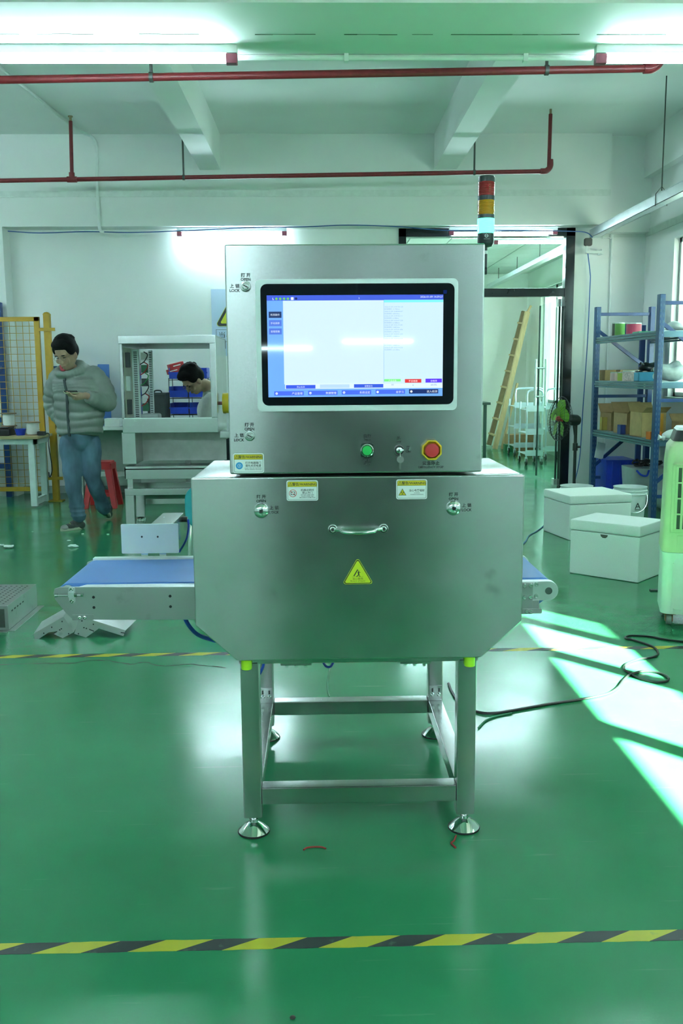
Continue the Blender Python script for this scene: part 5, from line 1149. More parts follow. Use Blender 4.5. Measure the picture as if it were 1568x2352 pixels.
MB().lathe([(.20,0),(.20,.015),(.17,.035),(.04,.05),(.03,.09)], (pb_.x+.02,pb_.y,0), Z1, 32).build('base', FBK, fan); MB().cyl((pb_.x+.02,pb_.y,.60),(pb_.x+.02,pb_.y,.68),.027).build('height_collar', FBK, fan)
MB().cyl((pb_.x+.02,pb_.y,.64),(pb_.x+.075,pb_.y-.01,.64),.012).build('clamp_knob', FBK, fan)

# ================================================================== BEYOND THE GLASS DOOR
LDW = mat('ladder_wood', (.52,.38,.20), .6, var=.12, scale=8, stretch=(6,6,1)); LDD = mat('ladder_wood_dark', (.22,.16,.08), .7, var=.12)
ld = thing('wooden_ladder', 'wooden stepladder leaning folded in the room beyond the glass door', 'ladder', tuple(fl(1138,1028)))
def onY(u, v, Y): return at(u, v, Y)
ya, yb_ = 14.75, 15.15
A0, A1 = onY(1136,1031,ya), onY(1211,716,ya); B0, B1 = onY(1122,1022,yb_), onY(1203,715,yb_); A0.z = max(A0.z,.0); B0.z = max(.0,B0.z)
for P, Q, M in ((A0, A1, LDW), (B0, B1, LDD)): MB().beam(P, Q, .10, .085).build('rail', M, ld, .004)
for k in range(8):
    t = .09+k*.118; MB().beam(B0.lerp(B1,t)+Vector((-.05,0,0)), A0.lerp(A1,t)+Vector((.02,0,0)), .05, .03).build('rung', LDW, ld, .003)
for P, Q in ((onY(1152,1031,ya-.05), onY(1188,880,ya-.02)), (A1+Vector((-.02,0,-.05)), onY(1219,702,ya))): MB().beam(P, Q, .05, .04).build('prop', LDW, ld, .003)
CRT = mat('trolley_steel', (.62,.72,.78), .3, .8)
def cart(label, u0, u1, Y, d=.5):
    p0, p1 = at(u0, 1040, Y), at(u1, 1040, Y); t = thing('steel_trolley', label, 'trolley', ((p0.x+p1.x)/2, Y, 0), group='trolleys beyond the glass door')
    for x_ in (p0.x, p1.x):
        for y_ in (Y, Y+d):
            MB().cyl((x_,y_,.12), (x_,y_,.98), .014, n=10).build('post', CRT, t)
            MB().cyl((x_-.012,y_,.055), (x_+.012,y_,.055), .055, n=16).build('wheel', BLACK, t); MB().bb(x_-.018,x_+.018,y_-.02,y_+.02,.06,.125).build('caster_fork', CRT, t)
    for z_ in (.17, .50, .86):
        MB().bb(p0.x-.02,p1.x+.02,Y-.02,Y+d+.02,z_,z_+.008).build('tray', CRT, t)
        MB().bb(p0.x-.02,p1.x+.02,Y-.024,Y-.02,z_-.02,z_+.07).build('tray_rim', CRT, t)
    MB().tube(smooth_path([(p0.x,Y,.95),(p0.x,Y,1.12),(p0.x+.06,Y,1.17),(p1.x-.06,Y,1.17),(p1.x,Y,1.12),(p1.x,Y,.95)],5), .015, 10).build('push_handle', CRT, t)
    return t
cart('near stainless trolley beyond the glass door', 1208, 1243, 11.6); cart('far stainless trolley beyond the glass door, beside the ladder', 1181, 1243, 13.2)
cart('stainless trolley behind the open glass door leaf', 1252, 1296, 12.4)
P = at(1197, 1000, 14.4); carton('brown carton on the floor between ladder and trolleys', Vector((P.x,14.4,0)), 0, .55, .35, .30, 0, CARD, False, False, group='floor carton')
P = at(1164, 1018, 14.2); tag(MB().bb(P.x-.07,P.x+.07,14.0,14.2,0,.14).build('green_box', mat('dark_green_box', (.02,.16,.06), .5), None, .005), 'small dark green box at the foot of the ladder', 'box')
P = at(1120, 924, 12.6); dk = thing('dark_bench', 'dark topped bench corner beyond the glass door, beside the machine', 'bench', (P.x-.5, 12.8, 0)); DKM = mat('bench_dark_green', (.02,.06,.045), .4)
MB().bb(P.x-1.2,P.x+.03,12.5,13.2,P.z-.04,P.z).build('top', DKM, dk, .004)
for x_ in (P.x-1.1, P.x-.05): MB().bb(x_-.025,x_+.025,12.55,12.6,0,P.z-.04).build('leg', DKM, dk); MB().bb(x_-.025,x_+.025,13.1,13.15,0,P.z-.04).build('leg', DKM, dk)
P = at(1196, 700, 15.0)
ct2 = thing('cable_tray', 'white cable trunking hung from the tiled ceiling beyond the door', 'cable tray', (3.2, 12, 3.0)); MB().bb(3.15,3.26,9.2,15.5,3.06,3.13).build('tray', TRAYM, ct2)
for y_ in (9.8, 11.4, 13, 14.6): MB().cyl((3.2,y_,3.13),(3.2,y_,3.35),.006).build('hanger_rod', HG, ct2)

# ================================================================== THINGS ON THE FLOOR
SHT = steel('bent_sheet', (.46,.475,.47), .36, .4, .1)
def sheetpart(label, front, Y, back, ridge_idx, name='bent_bracket', holes=(), slots=()):
    """sheet-metal cover standing on its edges: notched front flange and folded top sheets"""
    pts = [at(u, v, Y) for u, v in front]; zmin = min(p.z for p in pts)
    t = thing(name, label, 'bracket', (pts[0].x, Y, 0), group='bent sheet metal covers on the floor')
    F_ = [Vector((p.x, Y, p.z-zmin)) for p in pts]
    MB().prism([(p.x, p.z) for p in F_], (0,Y,0), X1, Z1, (0,.003,0)).build('front_flange', SHT, t, .0006)
    for i, j in ridge_idx:
        a, b_ = F_[i], F_[j]; o_ = Vector(back)
        n_ = (b_-a).cross(o_).normalized()*.003
        MB().add([a, b_, b_+o_, a+o_, a+n_, b_+n_, b_+o_+n_, a+o_+n_], [(0,1,2,3),(7,6,5,4),(0,4,5,1),(1,5,6,2),(2,6,7,3),(3,7,4,0)]).build('top_sheet', SHT, t)
    for u, v in holes:
        c = at(u, v, Y); MB().lathe([(.004,0),(.004,.0008)], (c.x,Y-.0001,c.z-zmin), (0,-1,0), 10).build('hole', BLACK, t)
    for (u0, v0, u1, v1) in slots:
        a, b_ = at(u0,v0,Y), at(u1,v1,Y); MB().beam((a.x,Y-.0005,a.z-zmin), (b_.x,Y-.0005,b_.z-zmin), .002, .005, up=(0,1,0) if False else (0,0,1)).build('slot', BLACK, t)
    return t
C7 = lambda x_, y_: (x_/4.9, 1320+y_/4.9)
b_off = Vector((-.03,.26,0))
sheetpart('left bent sheet metal bracket on the floor below the conveyor', [C7(*q) for q in ((378,662),(712,472),(824,642),(704,706),(596,655),(640,628),(545,642),(440,712),(390,712))], 2.29, b_off, ((0,1),(1,2)), holes=[C7(698,518),C7(582,582),C7(672,612),C7(690,600),C7(772,655),C7(492,650)], slots=[(*C7(598,656),*C7(642,630))])
sheetpart('right bent sheet metal bracket on the floor below the conveyor', [C7(*q) for q in ((834,664),(878,514),(1040,514),(1408,630),(1388,690),(1112,604),(966,706))], 2.30, Vector((.02,.26,0)), ((1,2),(2,3)), holes=[C7(882,662),C7(922,518),C7(1050,556),C7(944,594),C7(972,603)], slots=[(*C7(1003,612),*C7(1058,634)),(*C7(1358,648),*C7(1405,655))])
# perforated boxes at the left edge
def perf(label, c, e, w, h, holes=True):
    """sheet box with flange; c = near floor corner, e = direction of the long right side"""
    ang = math.atan2(e.y, e.x); t = thing('perforated_box', label, 'metal box', (c.x, c.y, 0), ang-math.pi/2, 'perforated sheet boxes')
    L_2 = .55
    MB().bb(-w,0,0,L_2,.004,h).build('shell', SHT, t, .003, local=True)
    MB().bb(0,.035,-.01,L_2+.02,0,.004).build('flange', SHT, t, local=True); MB().bb(-w,0,-.035,0,0,.004).build('flange', SHT, t, local=True)
    hm_ = MB()
    for i in range(12):
        for j in range(9): hm_.lathe([(.007,0),(.007,.0006)], (-w+.04+j*(w-.08)/8, .05+i*.04, h), Z1, 6)
    tag(hm_.build('perforation', BLACK, t, local=True), kind='stuff')
    s2 = MB()
    for k in range(5): s2.bb(-.0002,.0006,.06+k*.05,.085+k*.05,h-.05,h-.042)
    tag(s2.build('vent_slots', BLACK, t, local=True), kind='stuff')
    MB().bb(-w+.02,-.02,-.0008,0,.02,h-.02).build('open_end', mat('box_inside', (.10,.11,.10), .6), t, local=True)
    return t
c1_ = fl(21, 1449); e1_ = fl(65, 1412)-c1_; hp = at(20, 1391, c1_.y).z
perf('perforated sheet metal box lying at the left edge of the floor', c1_, e1_, .34, hp)
c2_ = fl(11, 1482); perf('second sheet metal box cut by the left edge in front of the perforated one', Vector((c2_.x-.16,c2_.y-.36,0)), e1_, .3, hp*.95)
# paper scraps
PAP = mat('white_paper', (.75,.80,.80), .8)
for i, (u, v, s) in enumerate(((20,1259,.05),(168,1257,.045),(158,1243,.02),(2,1254,.03),(75,1222,.012),(190,1227,.014),(248,1228,.014))):
    p = fl(u, v); random.seed(i); m_ = MB().ell((p.x,p.y,s*.28), (s,s*.6,s*.28), 8, 5); m_.v = [(a+random.uniform(-s*.2,s*.2), b_+random.uniform(-s*.2,s*.2), max(.0005, c_+random.uniform(-s*.1,s*.1))) for a, b_, c_ in m_.v]
    tag(m_.build('paper_scrap', PAP, None, smooth=0), ('crumpled white scrap on the floor near the left edge', 'crumpled white scrap on the floor in front of the walking man', 'small white crumb left of the crumpled scrap before the man', 'white scrap cut by the left edge of the photo', 'tiny white crumb far left on the green floor', 'tiny white crumb under the walking man', 'tiny white crumb right of the walking man')[i], 'paper scrap', 'paper scraps on the floor')
# red thread bits
RTH = mat('red_thread', (.28,.03,.02), .6)
for lab, pts in (('curved bit of red thread on the floor in front of the machine', ((697,1952),(705,1947),(725,1945),(740,1946),(748,1949))), ('kinked bit of red thread beside the right front foot', ((1047,1919),(1043,1930),(1036,1936),(1040,1941),(1046,1947)))):
    tag(MB().tube(smooth_path([fl(u, v, .003) for u, v in pts], 6), .0028, 6).build('red_thread', RTH), lab, 'thread', 'red thread bits')
# black power cable
cb = [(1030,1570),(1038,1590),(1060,1620),(1097,1635),(1130,1638),(1180,1631),(1260,1617),(1340,1605),(1392,1594),(1418,1580),(1432,1562),(1448,1549),(1475,1542),(1510,1545),(1534,1556),(1528,1565),(1500,1566),(1468,1558),(1445,1546),(1433,1536),(1440,1524),(1468,1514),(1500,1509),(1511,1500),(1498,1485),(1455,1470),(1436,1466),(1446,1460),(1490,1462),(1530,1469),(1590,1476)]
pts = smooth_path([fl(u, v, .006) for u, v in cb], 7)
tag(MB().tube(pts, .0058, 8).build('power_cable', mat('black_cable', (.012,.02,.018), .35)), 'black power cable looped on the sunlit floor right of the machine', 'cable')
tag(MB().tube(smooth_path([fl(u, v, .004) for u, v in ((1170,1270),(1204,1246),(1215,1230),(1240,1215),(1262,1192),(1272,1176))], 7), .006, 8).build('blue_floor_cable', mat('pale_blue_cable', (.06,.16,.30), .4)), 'blue cable on the floor between machine and styrofoam boxes', 'cable')
tag(MB().tube(smooth_path([fl(u, v, .004) for u, v in ((1098,1672),(1115,1655),(1140,1645),(1175,1638))], 7), .004, 6).build('green_floor_cable', mat('green_cable', (.03,.25,.12), .4)), 'thin green cable on the floor beside the right machine leg', 'cable')
tag(MB().tube(smooth_path([fl(u, v, .004) for u, v in ((768,1516),(756,1540),(752,1580),(756,1600))], 7), .003, 6).build('green_hose', MATS['green_cable']), 'thin green hose on the floor under the machine', 'hose')
p = fl(1500, 1357); tag(MB().box((p.x+.06,p.y,.004), (.16,.04,.008), rz=-.1).build('metal_strip', GRY, None, .001), 'dark metal strip on the floor left of the air cooler', 'strip')
p = fl(1268, 1170); tag(MB().bb(p.x-.03,p.x+.03,p.y-.03,p.y+.03,0,.04).build('cable_block', WHITEP, None, .004), 'small white block at the end of the blue floor cable', 'block')
p = fl(672, 2340, 0); tag(MB().ell((p.x,p.y,.0035), (.007,.006,.0035), 10, 6).build('pebble', mat('dark_pebble', (.05,.05,.04), .8)), 'tiny dark pebble on the floor at the bottom of the photo', 'pebble')

# ================================================================== PEOPLE
SKIN = mat('skin', (.44,.27,.19), .5, var=.06, scale=30, sss=.08); HAIR = mat('black_hair', (.006,.006,.007), .7, spec=.15, var=.3, scale=120, bump=.6, bscale=180)
def remeshed(mb, name, M, parent, voxel, it=3, label=None):
    me = bpy.data.meshes.new(name); me.from_pydata([tuple(p) for p in mb.v], [], mb.f)
    bm = bmesh.new(); bm.from_mesh(me); bmesh.ops.recalc_face_normals(bm, faces=bm.faces); bm.to_mesh(me); bm.free()
    o = bpy.data.objects.new(name, me); COL.objects.link(o)
    r = o.modifiers.new('r', 'REMESH'); r.mode = 'VOXEL'; r.voxel_size = voxel
    s = o.modifiers.new('s', 'SMOOTH'); s.factor = .5; s.iterations = it
    dg = bpy.context.evaluated_depsgraph_get(); dg.update(); nm = bpy.data.meshes.new_from_object(o.evaluated_get(dg))
    bpy.data.objects.remove(o); bpy.data.meshes.remove(me)
    root = parent
    while root.parent: root = root.parent
    nm.transform(Matrix.Translation(-root.location)); nm.materials.clear(); nm.materials.append(M)
    nm.polygons.foreach_set('use_smooth', [True]*len(nm.polygons)); nm.name = name
    o = bpy.data.objects.new(name, nm); COL.objects.link(o); o.parent = parent
    if label: o['label'] = label
    return o
def limb(mb, pts, n=16, k=6):
    """tapered rounded limb through (point, radius) pairs"""
    P = smooth_path([Vector((*p, 0)[:3]) for p, r in pts], k); R4 = smooth_path([Vector((r, 0, 0)) for p, r in pts], k)
    rs = [max(.003, q.x) for q in R4]; mb.tube(P, rs, n)
    for (p, r) in (pts[0], pts[-1]): mb.ell(p, (r, r, r), 12, 8)
def frame(fwd, tilt=0, roll=0):
    f = Vector(fwd).normalized(); r = Vector((-f.y, f.x, 0)).normalized()*-1; u = r.cross(f)          # r = the figure's right-hand side seen from behind
    M = Matrix((r, f, u)).transposed().to_4x4(); return M @ Matrix.Rotation(-tilt, 4, 'X') @ Matrix.Rotation(roll, 4, 'Y')
def head(mb, hair, T, s=1):
    """local axes: x right, y forward, z up; origin at the middle of the skull"""
    E = lambda c, r: mb.ell([q*s for q in c], [q*s for q in r], 20, 14, T=T)
    E((0,-.005,.03), (.078,.098,.095)); E((0,.022,-.045), (.060,.070,.085)); E((0,.055,-.098), (.030,.026,.026)); E((0,.0,-.02), (.072,.088,.09))
    E((0,.098,-.022), (.013,.018,.026)); E((0,.106,-.038), (.019,.015,.012)); E((0,.086,-.068), (.026,.012,.010)); E((0,.084,-.080), (.022,.012,.009)); E((0,.084,.022), (.062,.012,.012))
    for q in (-1, 1): E((q*.079,-.005,-.02), (.010,.022,.034)); E((q*.038,.074,-.035), (.026,.018,.024))
    H = lambda c, r: hair.ell([q*s for q in c], [q*s for q in r], 22, 14, T=T)
    H((0,-.020,.060), (.089,.104,.088)); H((0,-.045,.015), (.086,.082,.09)); H((0,.040,.098), (.076,.060,.042))
    rnd = random.Random(4)
    for k in range(90):
        a = rnd.uniform(0, 6.283); b_ = rnd.uniform(.0, 1.35); d = Vector((math.sin(b_)*math.cos(a)*.089, math.sin(b_)*math.sin(a)*.104-.020, math.cos(b_)*.088+.060))
        if d.y > .06 and d.z < .085: continue
        H(tuple(d), (.013,.013,.016))
    for q in (-1, 1): H((q*.070,-.002,.045), (.022,.066,.060))
def face_bits(parent, T, s=1, glasses=True):
    def B(name, M, fn): m_ = MB(); fn(m_); m_.v = [tuple(T @ (Vector(p)*s)) for p in m_.v]; return m_.build(name, M, parent)
    EYE = mat('dark_eye', (.03,.02,.02), .3); LIP = mat('lip', (.38,.16,.13), .5)
    for q in (-1, 1):
        B('eye', EYE, lambda m_: m_.ell((q*.031,.083,-.004), (.013,.006,.004), 12, 8)); B('eyebrow', HAIR, lambda m_: m_.ell((q*.032,.092,.018), (.018,.006,.004), 12, 8))
    B('mouth', LIP, lambda m_: m_.ell((0,.094,-.0745), (.022,.006,.004), 14, 8))
    if glasses:
        GM = mat('glasses_metal', (.25,.22,.20), .3, .8)
        def gl(m_):
            for q in (-1, 1): m_.tube([(q*.033+.022*math.cos(k*.4488), .104, -.004+.015*math.sin(k*.4488)) for k in range(15)], .0012, 5); m_.tube([(q*.055,.102,.0), (q*.082,.03,.0), (q*.082,-.01,-.005)], .0012, 5)
            m_.tube([(-.011,.106,.0),(.011,.106,.0)], .0012, 5)
        B('glasses', GM, gl)
def hand(mb, T, s=1, curl=.8, thumb=1):
    """palm in local x (across) / y (towards fingertips) / z (back of hand up); five separate bent fingers"""
    def pt(x, y, z): return T @ (Vector((x, y, z))*s)
    mb.tube([pt(0,-.02,0), pt(0,.02,0), pt(0,.055,0), pt(0,.085,-.002)], [.026*s,.032*s,.036*s,.030*s], 12)
    for k, (x, L) in enumerate(((-.032,.072),(-.011,.082),(.011,.078),(.031,.062))):
        a = curl*.55; p0 = (x,.080,0); p1 = (x*1.05,.080+L*.45*math.cos(a),-L*.45*math.sin(a)); a2 = curl*1.25; p2 = (x*1.05,p1[1]+L*.32*math.cos(a2),p1[2]-L*.32*math.sin(a2)); a3 = curl*1.8; p3 = (x,p2[1]+L*.25*math.cos(a3),p2[2]-L*.25*math.sin(a3))
        mb.tube([pt(*p0), pt(*p1), pt(*p2), pt(*p3)], [.010*s,.0092*s,.0085*s,.006*s], 8)
    mb.tube([pt(thumb*.028,.015,-.004), pt(thumb*.055,.040,-.014), pt(thumb*.060,.068,-.026), pt(thumb*.050,.090,-.034)], [.013*s,.0115*s,.010*s,.007*s], 8)

# ---------------------------------------------------------------- walking man with phone
YM = 6.0
def mp_(u, v, dy=0): return at(u, v, YM+dy)
man = thing('person', 'person in grey-green puffer jacket and jeans walking while looking at a phone', 'person', (mp_(185,1200).x, YM, 0))
fw = Vector((-.42,-.90,0)).normalized(); rt = Vector((.90,-.42,0)).normalized()        # rt: towards image right (the person's left)
pel = mp_(184,1010); che = mp_(182,900); nb = mp_(160,850,-.02); hd_c = mp_(152,812,-.10)
shR = mp_(130,864,.06); shL = mp_(222,862,-.02); elL = mp_(247,925,-.06); wrL = mp_(196,908,-.30)
elR = mp_(119,930,.10); wrR = mp_(143,975,.06)
hipR, hipL = mp_(163,1020), mp_(205,1020,.04); knR, knL = mp_(168,1111,-.06), mp_(213,1098,.02); akR, akL = mp_(181,1190,-.02), mp_(240,1172,.26)
TH = frame(fw+Vector((.10,0,0)), .42, .06); TH.translation = hd_c
body = MB(); hair = MB(); head(body, hair, TH, 1.12)
limb(body, [(nb+Vector((0,0,-.06)), .07), (nb+Vector((0,0,.02)), .058), (hd_c+Vector((0,.02,-.05)), .058)])
limb(body, [(pel+Vector((0,0,.0)), .105), (pel.lerp(che,.5), .13), (che, .15), (che+Vector((-.03,0,.13)), .13), (nb+Vector((0,0,-.05)), .08)])
limb(body, [(shR, .06), (elR, .045), (wrR, .032)]); limb(body, [(shL, .06), (elL, .045), (wrL, .030)])
for h_, k_, a_ in ((hipR, knR, akR), (hipL, knL, akL)): limb(body, [(h_, .075), (k_, .050), (k_.lerp(a_,.35), .046), (a_, .034)])
phC = mp_(163, 902, -.40)
# left hand under the phone: palm up, fingers across and curled over its edge
hdir = (phC-wrL); hdir.z = 0; hdir.normalize(); hx = Vector((-hdir.y, hdir.x, 0)); TL = Matrix((hx, hdir, Vector((0,0,1)))).transposed().to_4x4() @ Matrix.Rotation(math.pi, 4, 'Y'); TL.translation = wrL+hdir*.03+Vector((0,0,-.006))
hand(body, TL, 1.1, .55, 1)
hdr = Vector((.15,-.3,-1)).normalized(); hx = hdr.cross(Vector((0,1,0))).normalized(); TRr = Matrix((hx, hdr, hx.cross(hdr))).transposed().to_4x4(); TRr.translation = wrR; hand(body, TRr, .95, .8, -1)
remeshed(body, 'body', SKIN, man, .0075, 2)
remeshed(hair, 'hair', HAIR, man, .009, 2); face_bits(man, TH, 1.12)
JK = mat('puffer_jacket', (.215,.24,.225), .5, var=.10, scale=9, bump=.25, bscale=60)
jk = MB(); hemC = mp_(184,1000); topC = nb+Vector((.03,.02,-.035)); rings = []; NJ = 88
for i in range(NJ+1):
    t = i/NJ; c = hemC.lerp(che, min(1, t*2)) if t < .5 else che.lerp(topC, (t-.5)*2)
    hw_ = (.205, .225, .235, .238, .232, .215, .135)[min(6, int(t*6))]; hw2 = (.205, .225, .235, .238, .232, .215, .125)[min(6, int(t*6)+1)]; hw_ = hw_+(hw2-hw_)*(t*6-int(t*6))
    q = (t*10.5) % 1; puff = .016*(math.sin(math.pi*q)**.6) if t < .93 else 0
    if t < .03: puff -= .02
    dp = hw_*.66; ring_p = []
    for j in range(40):
        a = 2*math.pi*j/40; ca, sa = math.cos(a), math.sin(a); e = .82
        x_ = math.copysign(abs(ca)**e, ca)*(hw_+puff); y_ = math.copysign(abs(sa)**e, sa)*(dp+puff)
        sag = -.035*max(0, sa)*0
        ring_p.append(c + rt*x_ + fw*y_ + Vector((0,0, .012*math.sin(2*a+t*9))))
    rings.append(ring_p)
jk.loft(rings)
def sleeve(pts, n=70, baff=9):
    P = smooth_path([p for p, r in pts], 14); Rr = smooth_path([Vector((r,0,0)) for p, r in pts], 14); m_ = len(P)
    jk.tube(P, [Rr[i].x + .013*(math.sin(math.pi*((i/m_*baff) % 1))**.6)-.004 for i in range(m_)], 18)
    jk.ell(pts[0][0], (pts[0][1],)*3, 14, 9)
sleeve([(shL+Vector((-.03,0,0)), .092), (shL.lerp(elL,.5)+Vector((.015,0,0)), .086), (elL, .076), (elL.lerp(wrL,.5)+Vector((.01,0,-.012)), .068), (wrL+(elL-wrL).normalized()*.03, .050)])
sleeve([(shR+Vector((.03,0,0)), .088), (shR.lerp(elR,.5)+Vector((-.01,0,0)), .078), (elR, .070), (elR.lerp(wrR,.6), .062), (wrR+Vector((.015,-.02,.03)), .055)])
# stand-up collar and hood lying on the shoulders
for k in range(26):
    a = 2*math.pi*k/26; bk_ = .5-.5*math.sin(a)                      # 0 in front, 1 at the back
    p = nb + rt*(.115*math.cos(a)+.012) + fw*(.100*math.sin(a)+.01) + Vector((0,0,-.04+.075*bk_)); r_ = .028+.030*bk_
    jk.ell(p, (r_, r_, r_*1.1), 10, 7)
    if bk_ > .55: jk.ell(p-fw*.04+rt*.02+Vector((0,0,-.03)), (.055,.055,.06), 10, 7)
jko = remeshed(jk, 'jacket', JK, man, .0085, 2, 'grey-green quilted puffer jacket')
zp = []                                                             # zip down the front
for i in range(25):
    t = i/24; c = hemC.lerp(che, min(1, t*2)) if t < .5 else che.lerp(topC, (t-.5)*2)
    hw_ = (.205, .225, .235, .238, .232, .215, .135, .125)[min(7, int(t*6))]; hw2 = (.205, .225, .235, .238, .232, .215, .125, .125)[min(7, int(t*6)+1)]; hw_ = hw_+(hw2-hw_)*(t*6-int(t*6))
    zp.append(c+fw*(hw_*.66+.021))
vs = []; fs = []
for p in zp: vs += [p-rt*.011, p+rt*.011, p+rt*.011-fw*.02, p-rt*.011-fw*.02]
for i in range(24): a_ = 4*i; fs += [(a_,a_+1,a_+5,a_+4),(a_+1,a_+2,a_+6,a_+5),(a_+3,a_,a_+4,a_+7)]
MB().add(vs, fs).build('zip', mat('zip_dark', (.035,.05,.055), .5), jko)
m_ = MB(); limb(m_, [(nb+fw*.075-rt*.04+Vector((0,0,.035)), .012), (nb+fw*.095-rt*.005+Vector((0,0,.0)), .014), (nb+fw*.095+rt*.02+Vector((0,0,.0)), .010)], 8); m_.build('inner_collar', mat('collar_red', (.50,.05,.07), .6), man)
# jeans
def denim():
    M = mat('blue_denim', (.075,.140,.205), .75, var=.5, scale=7, bump=.9, bscale=22, stretch=(1,1,.45)); return M
jn = MB(); limb(jn, [(pel+Vector((0,0,.06)), .148), (pel+Vector((0,0,.02)), .142)], 20)
for h_, k_, a_ in ((hipR, knR, akR), (hipL, knL, akL)):
    P = [(h_+Vector((0,0,.0)), .114), (h_.lerp(k_,.5), .096), (k_, .078), (k_.lerp(a_,.3), .071), (k_.lerp(a_,.75), .066), (a_+Vector((0,0,.02)), .066)]
    limb(jn, P, 18, 8)
    for k in range(3): q = k_.lerp(a_, .66+.13*k); jn.ell(q, (.078,.076,.016), 14, 7)
for i, (x_, y_, z_) in enumerate(jn.v): jn.v[i] = (x_+.004*math.sin(38*z_+9*x_), y_+.004*math.sin(31*z_), z_)
remeshed(jn, 'jeans', denim(), man, .0095, 2, 'faded blue jeans')
# shoes
SHU = mat('shoe_dark', (.05,.055,.055), .7, var=.3, scale=40); SHS = mat('shoe_sole', (.50,.46,.38), .7); SHT_ = mat('shoe_toe_grey', (.30,.29,.28), .7); LAC = mat('lace_green', (.25,.45,.12), .6)
def shoe(an, ankle, fwd, pitch):
    f = Vector(fwd).normalized(); r = Vector((f.y,-f.x,0)); T = Matrix((r, f, Vector((0,0,1)))).transposed().to_4x4() @ Matrix.Rotation(-pitch, 4, 'X')
    T.translation = an
    def tf(m__): m__.v = [tuple(T @ Vector(p)) for p in m__.v]; return m__
    up = MB(); up.ell((0,-.045,.035), (.040,.055,.042), 16, 10); up.ell((0,.045,.030), (.046,.090,.036), 16, 10); up.ell((0,-.035,.085), (.040,.045,.045), 14, 9); up.ell((0,.0,.06), (.038,.06,.035), 14, 9)
    o = remeshed(tf(up), 'shoe', SHU, man, .007, 2)
    so = MB(); outline = [(.040*math.cos(t)*(1.12 if math.sin(t) > 0 else .95), (.135 if math.sin(t) > 0 else .095)*math.sin(t)+.02) for t in [2*math.pi*k/28 for k in range(28)]]
    so.prism(outline, (0,0,0), X1, Y1, (0,0,.026)); tf(so).build('sole', SHS, o, .004)
    tc_2 = MB(); tc_2.ell((0,.105,.030), (.040,.045,.028), 14, 9); tf(tc_2).build('toe_cap', SHT_, o)
    lc = MB()
    for k in range(4): lc.tube([(-.022,.015+k*.022,.078-k*.010),(0,.018+k*.022,.088-k*.010),(.022,.015+k*.022,.078-k*.010)], .0035, 6)
    tag(tf(lc).build('laces', LAC if an is akR_f else WHITEP, o), kind='stuff')
akR_f = fl(174, 1216); shoe(akR_f, akR, Vector((-.75,-.66,0)), 0)
f2 = fl(243, 1197); akL_f = f2+Vector((.0,.05,.045)); shoe(akL_f, akL, Vector((-.10,-1,0)), -.42)
m_ = MB(); limb(m_, [(akL_f+Vector((0,.0,.06)), .040), (akL+Vector((0,0,.04)), .042)]); m_.build('sock', BLACK, man)
# phone held in the hand (a thing of its own)
ph = thing('smartphone', 'slim phone held in front of the walking person', 'phone', tuple(phC))
Tp = Matrix.Translation(phC) @ Matrix.Rotation(.45, 4, 'Z') @ Matrix.Rotation(.22, 4, 'X')
o = MB().prism(rrect(.125,.075,.010), (0,0,0), X1, Y1, (0,0,.010)); o.v = [tuple(Tp @ Vector(p)) for p in o.v]; o.build('shell', mat('phone_gold', (.45,.42,.28), .3, .6), ph, .0015)
o = MB().prism(rrect(.118,.068,.008), (0,0,.0101), X1, Y1, (0,0,.0008)); o.v = [tuple(Tp @ Vector(p)) for p in o.v]; o.build('screen', GLS, ph)

# ---------------------------------------------------------------- second person, bending behind the enclosure
Y2 = 7.35
def m2(u, v, dy=0): return at(u, v, Y2+dy)
p2r = thing('person', 'person in white T-shirt bending forward behind the steel enclosure', 'person', (m2(500,1100).x, Y2, 0))
fw2 = Vector((-.80,-.60,0)).normalized(); rt2 = Vector((.60,-.80,0))
h2 = m2(443,872,-.05); nk = m2(474,885,.0); ch2 = m2(500,935,.03); pe2 = m2(530,1010,.10)
TH2 = frame(fw2, .80, .0); TH2.translation = h2
body = MB(); hair = MB(); head(body, hair, TH2, 1.18)
limb(body, [(h2+Vector((.05,.03,-.03)), .062), (nk, .062), (nk.lerp(ch2,.4), .085)])
limb(body, [(nk.lerp(ch2,.5), .10), (ch2, .145), (ch2.lerp(pe2,.5), .14), (pe2, .135)])
sA, sB = ch2+Vector((-.06,-.19,.06)), ch2+Vector((.04,.19,.06)); eA, eB = sA+Vector((-.06,-.06,-.26)), sB+Vector((-.05,.05,-.26)); wA, wB = eA+Vector((-.16,.02,-.12)), eB+Vector((-.18,-.02,-.10))
for s_2, e_2, w_2 in ((sA,eA,wA),(sB,eB,wB)): limb(body, [(s_2,.055),(e_2,.043),(w_2,.030)])
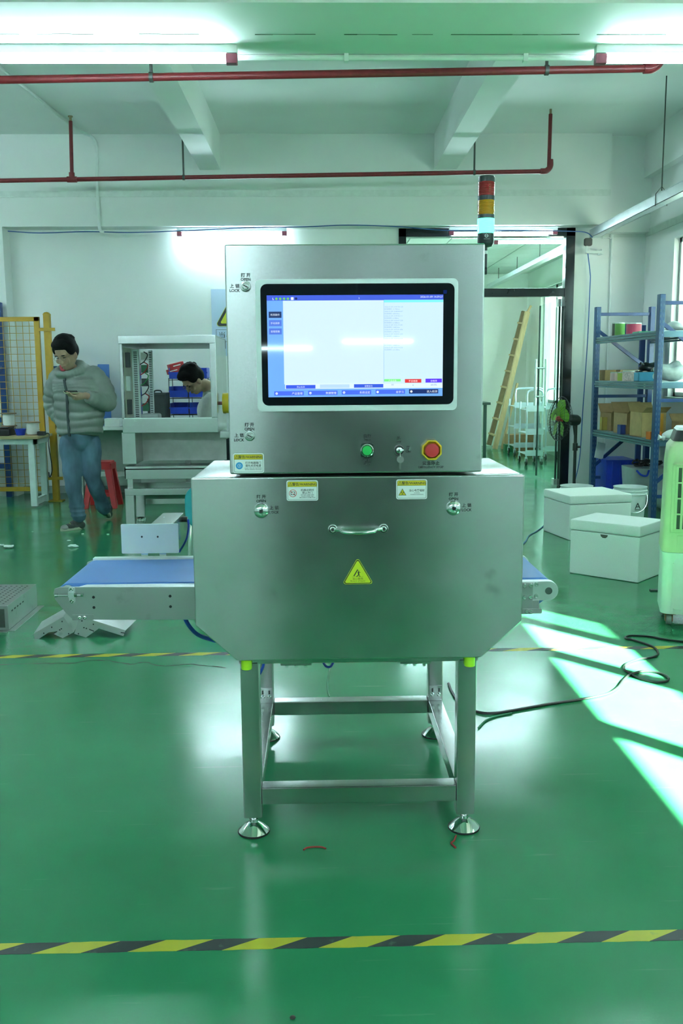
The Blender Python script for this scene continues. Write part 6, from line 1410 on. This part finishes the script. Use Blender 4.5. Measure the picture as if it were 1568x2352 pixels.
for w_2 in (wA, wB):
    hdr = Vector((-.85,0,-.35)).normalized(); hx = Vector((0,1,0)); T_ = Matrix((hx, hdr, hx.cross(hdr))).transposed().to_4x4(); T_.translation = w_2; hand(body, T_, 1.05, .8, 1)
lg = [(pe2+Vector((.0,sy*.09,-.03)), Vector((pe2.x+.02,pe2.y+sy*.10,.50)), Vector((pe2.x+.06,pe2.y+sy*.11,.08))) for sy in (-1,1)]
for a_, b_, c_ in lg: limb(body, [(a_,.085),(b_,.058),(c_,.038)])
remeshed(body, 'body', SKIN, p2r, .0085, 2); remeshed(hair, 'hair', HAIR, p2r, .009, 2); face_bits(p2r, TH2, 1.18)
sh = MB(); limb(sh, [(nk.lerp(ch2,.45)+Vector((0,0,-.0)), .10), (ch2+Vector((-.04,0,0)), .195), (ch2.lerp(pe2,.5)+Vector((-.04,0,0)), .185), (pe2, .165)], 22)
for s_2, e_2 in ((sA,eA),(sB,eB)): limb(sh, [(ch2.lerp(s_2,.5)+Vector((0,0,.02)), .10), (s_2, .085), (s_2.lerp(e_2,.75), .075)], 16)
so = remeshed(sh, 'shirt', mat('white_shirt', (.62,.66,.64), .85, var=.05, bump=.3, bscale=30), p2r, .010, 3, 'white T-shirt with dark print')
tp_ = m2(478, 938); m_ = MB()
for k in range(4): m_.beam(ch2+fw2*.17+rt2*(-.03+.022*k)+Vector((0,0,-.03)), ch2+fw2*.172+rt2*(-.02+.022*k)+Vector((0,0,.02+.01*(k % 2))), .006, .008)
tag(m_.build('shirt_print', INK, so), kind='stuff')
tr2 = MB(); limb(tr2, [(pe2+Vector((0,0,.04)), .155), (pe2+Vector((0,0,-.06)), .15)], 18)
for a_, b_, c_ in lg: limb(tr2, [(a_,.11),(b_,.082),(c_,.066)], 16)
remeshed(tr2, 'trousers', mat('dark_trousers', (.03,.035,.05), .8), p2r, .011, 2)
for a_, b_, c_ in lg:
    s2 = MB().ell((c_.x-.05,c_.y,.045), (.13,.045,.045), 16, 9); s2.v = [(x_,y_,max(.002,z_)) for x_,y_,z_ in s2.v]; s2.build('shoe', SHU, p2r)
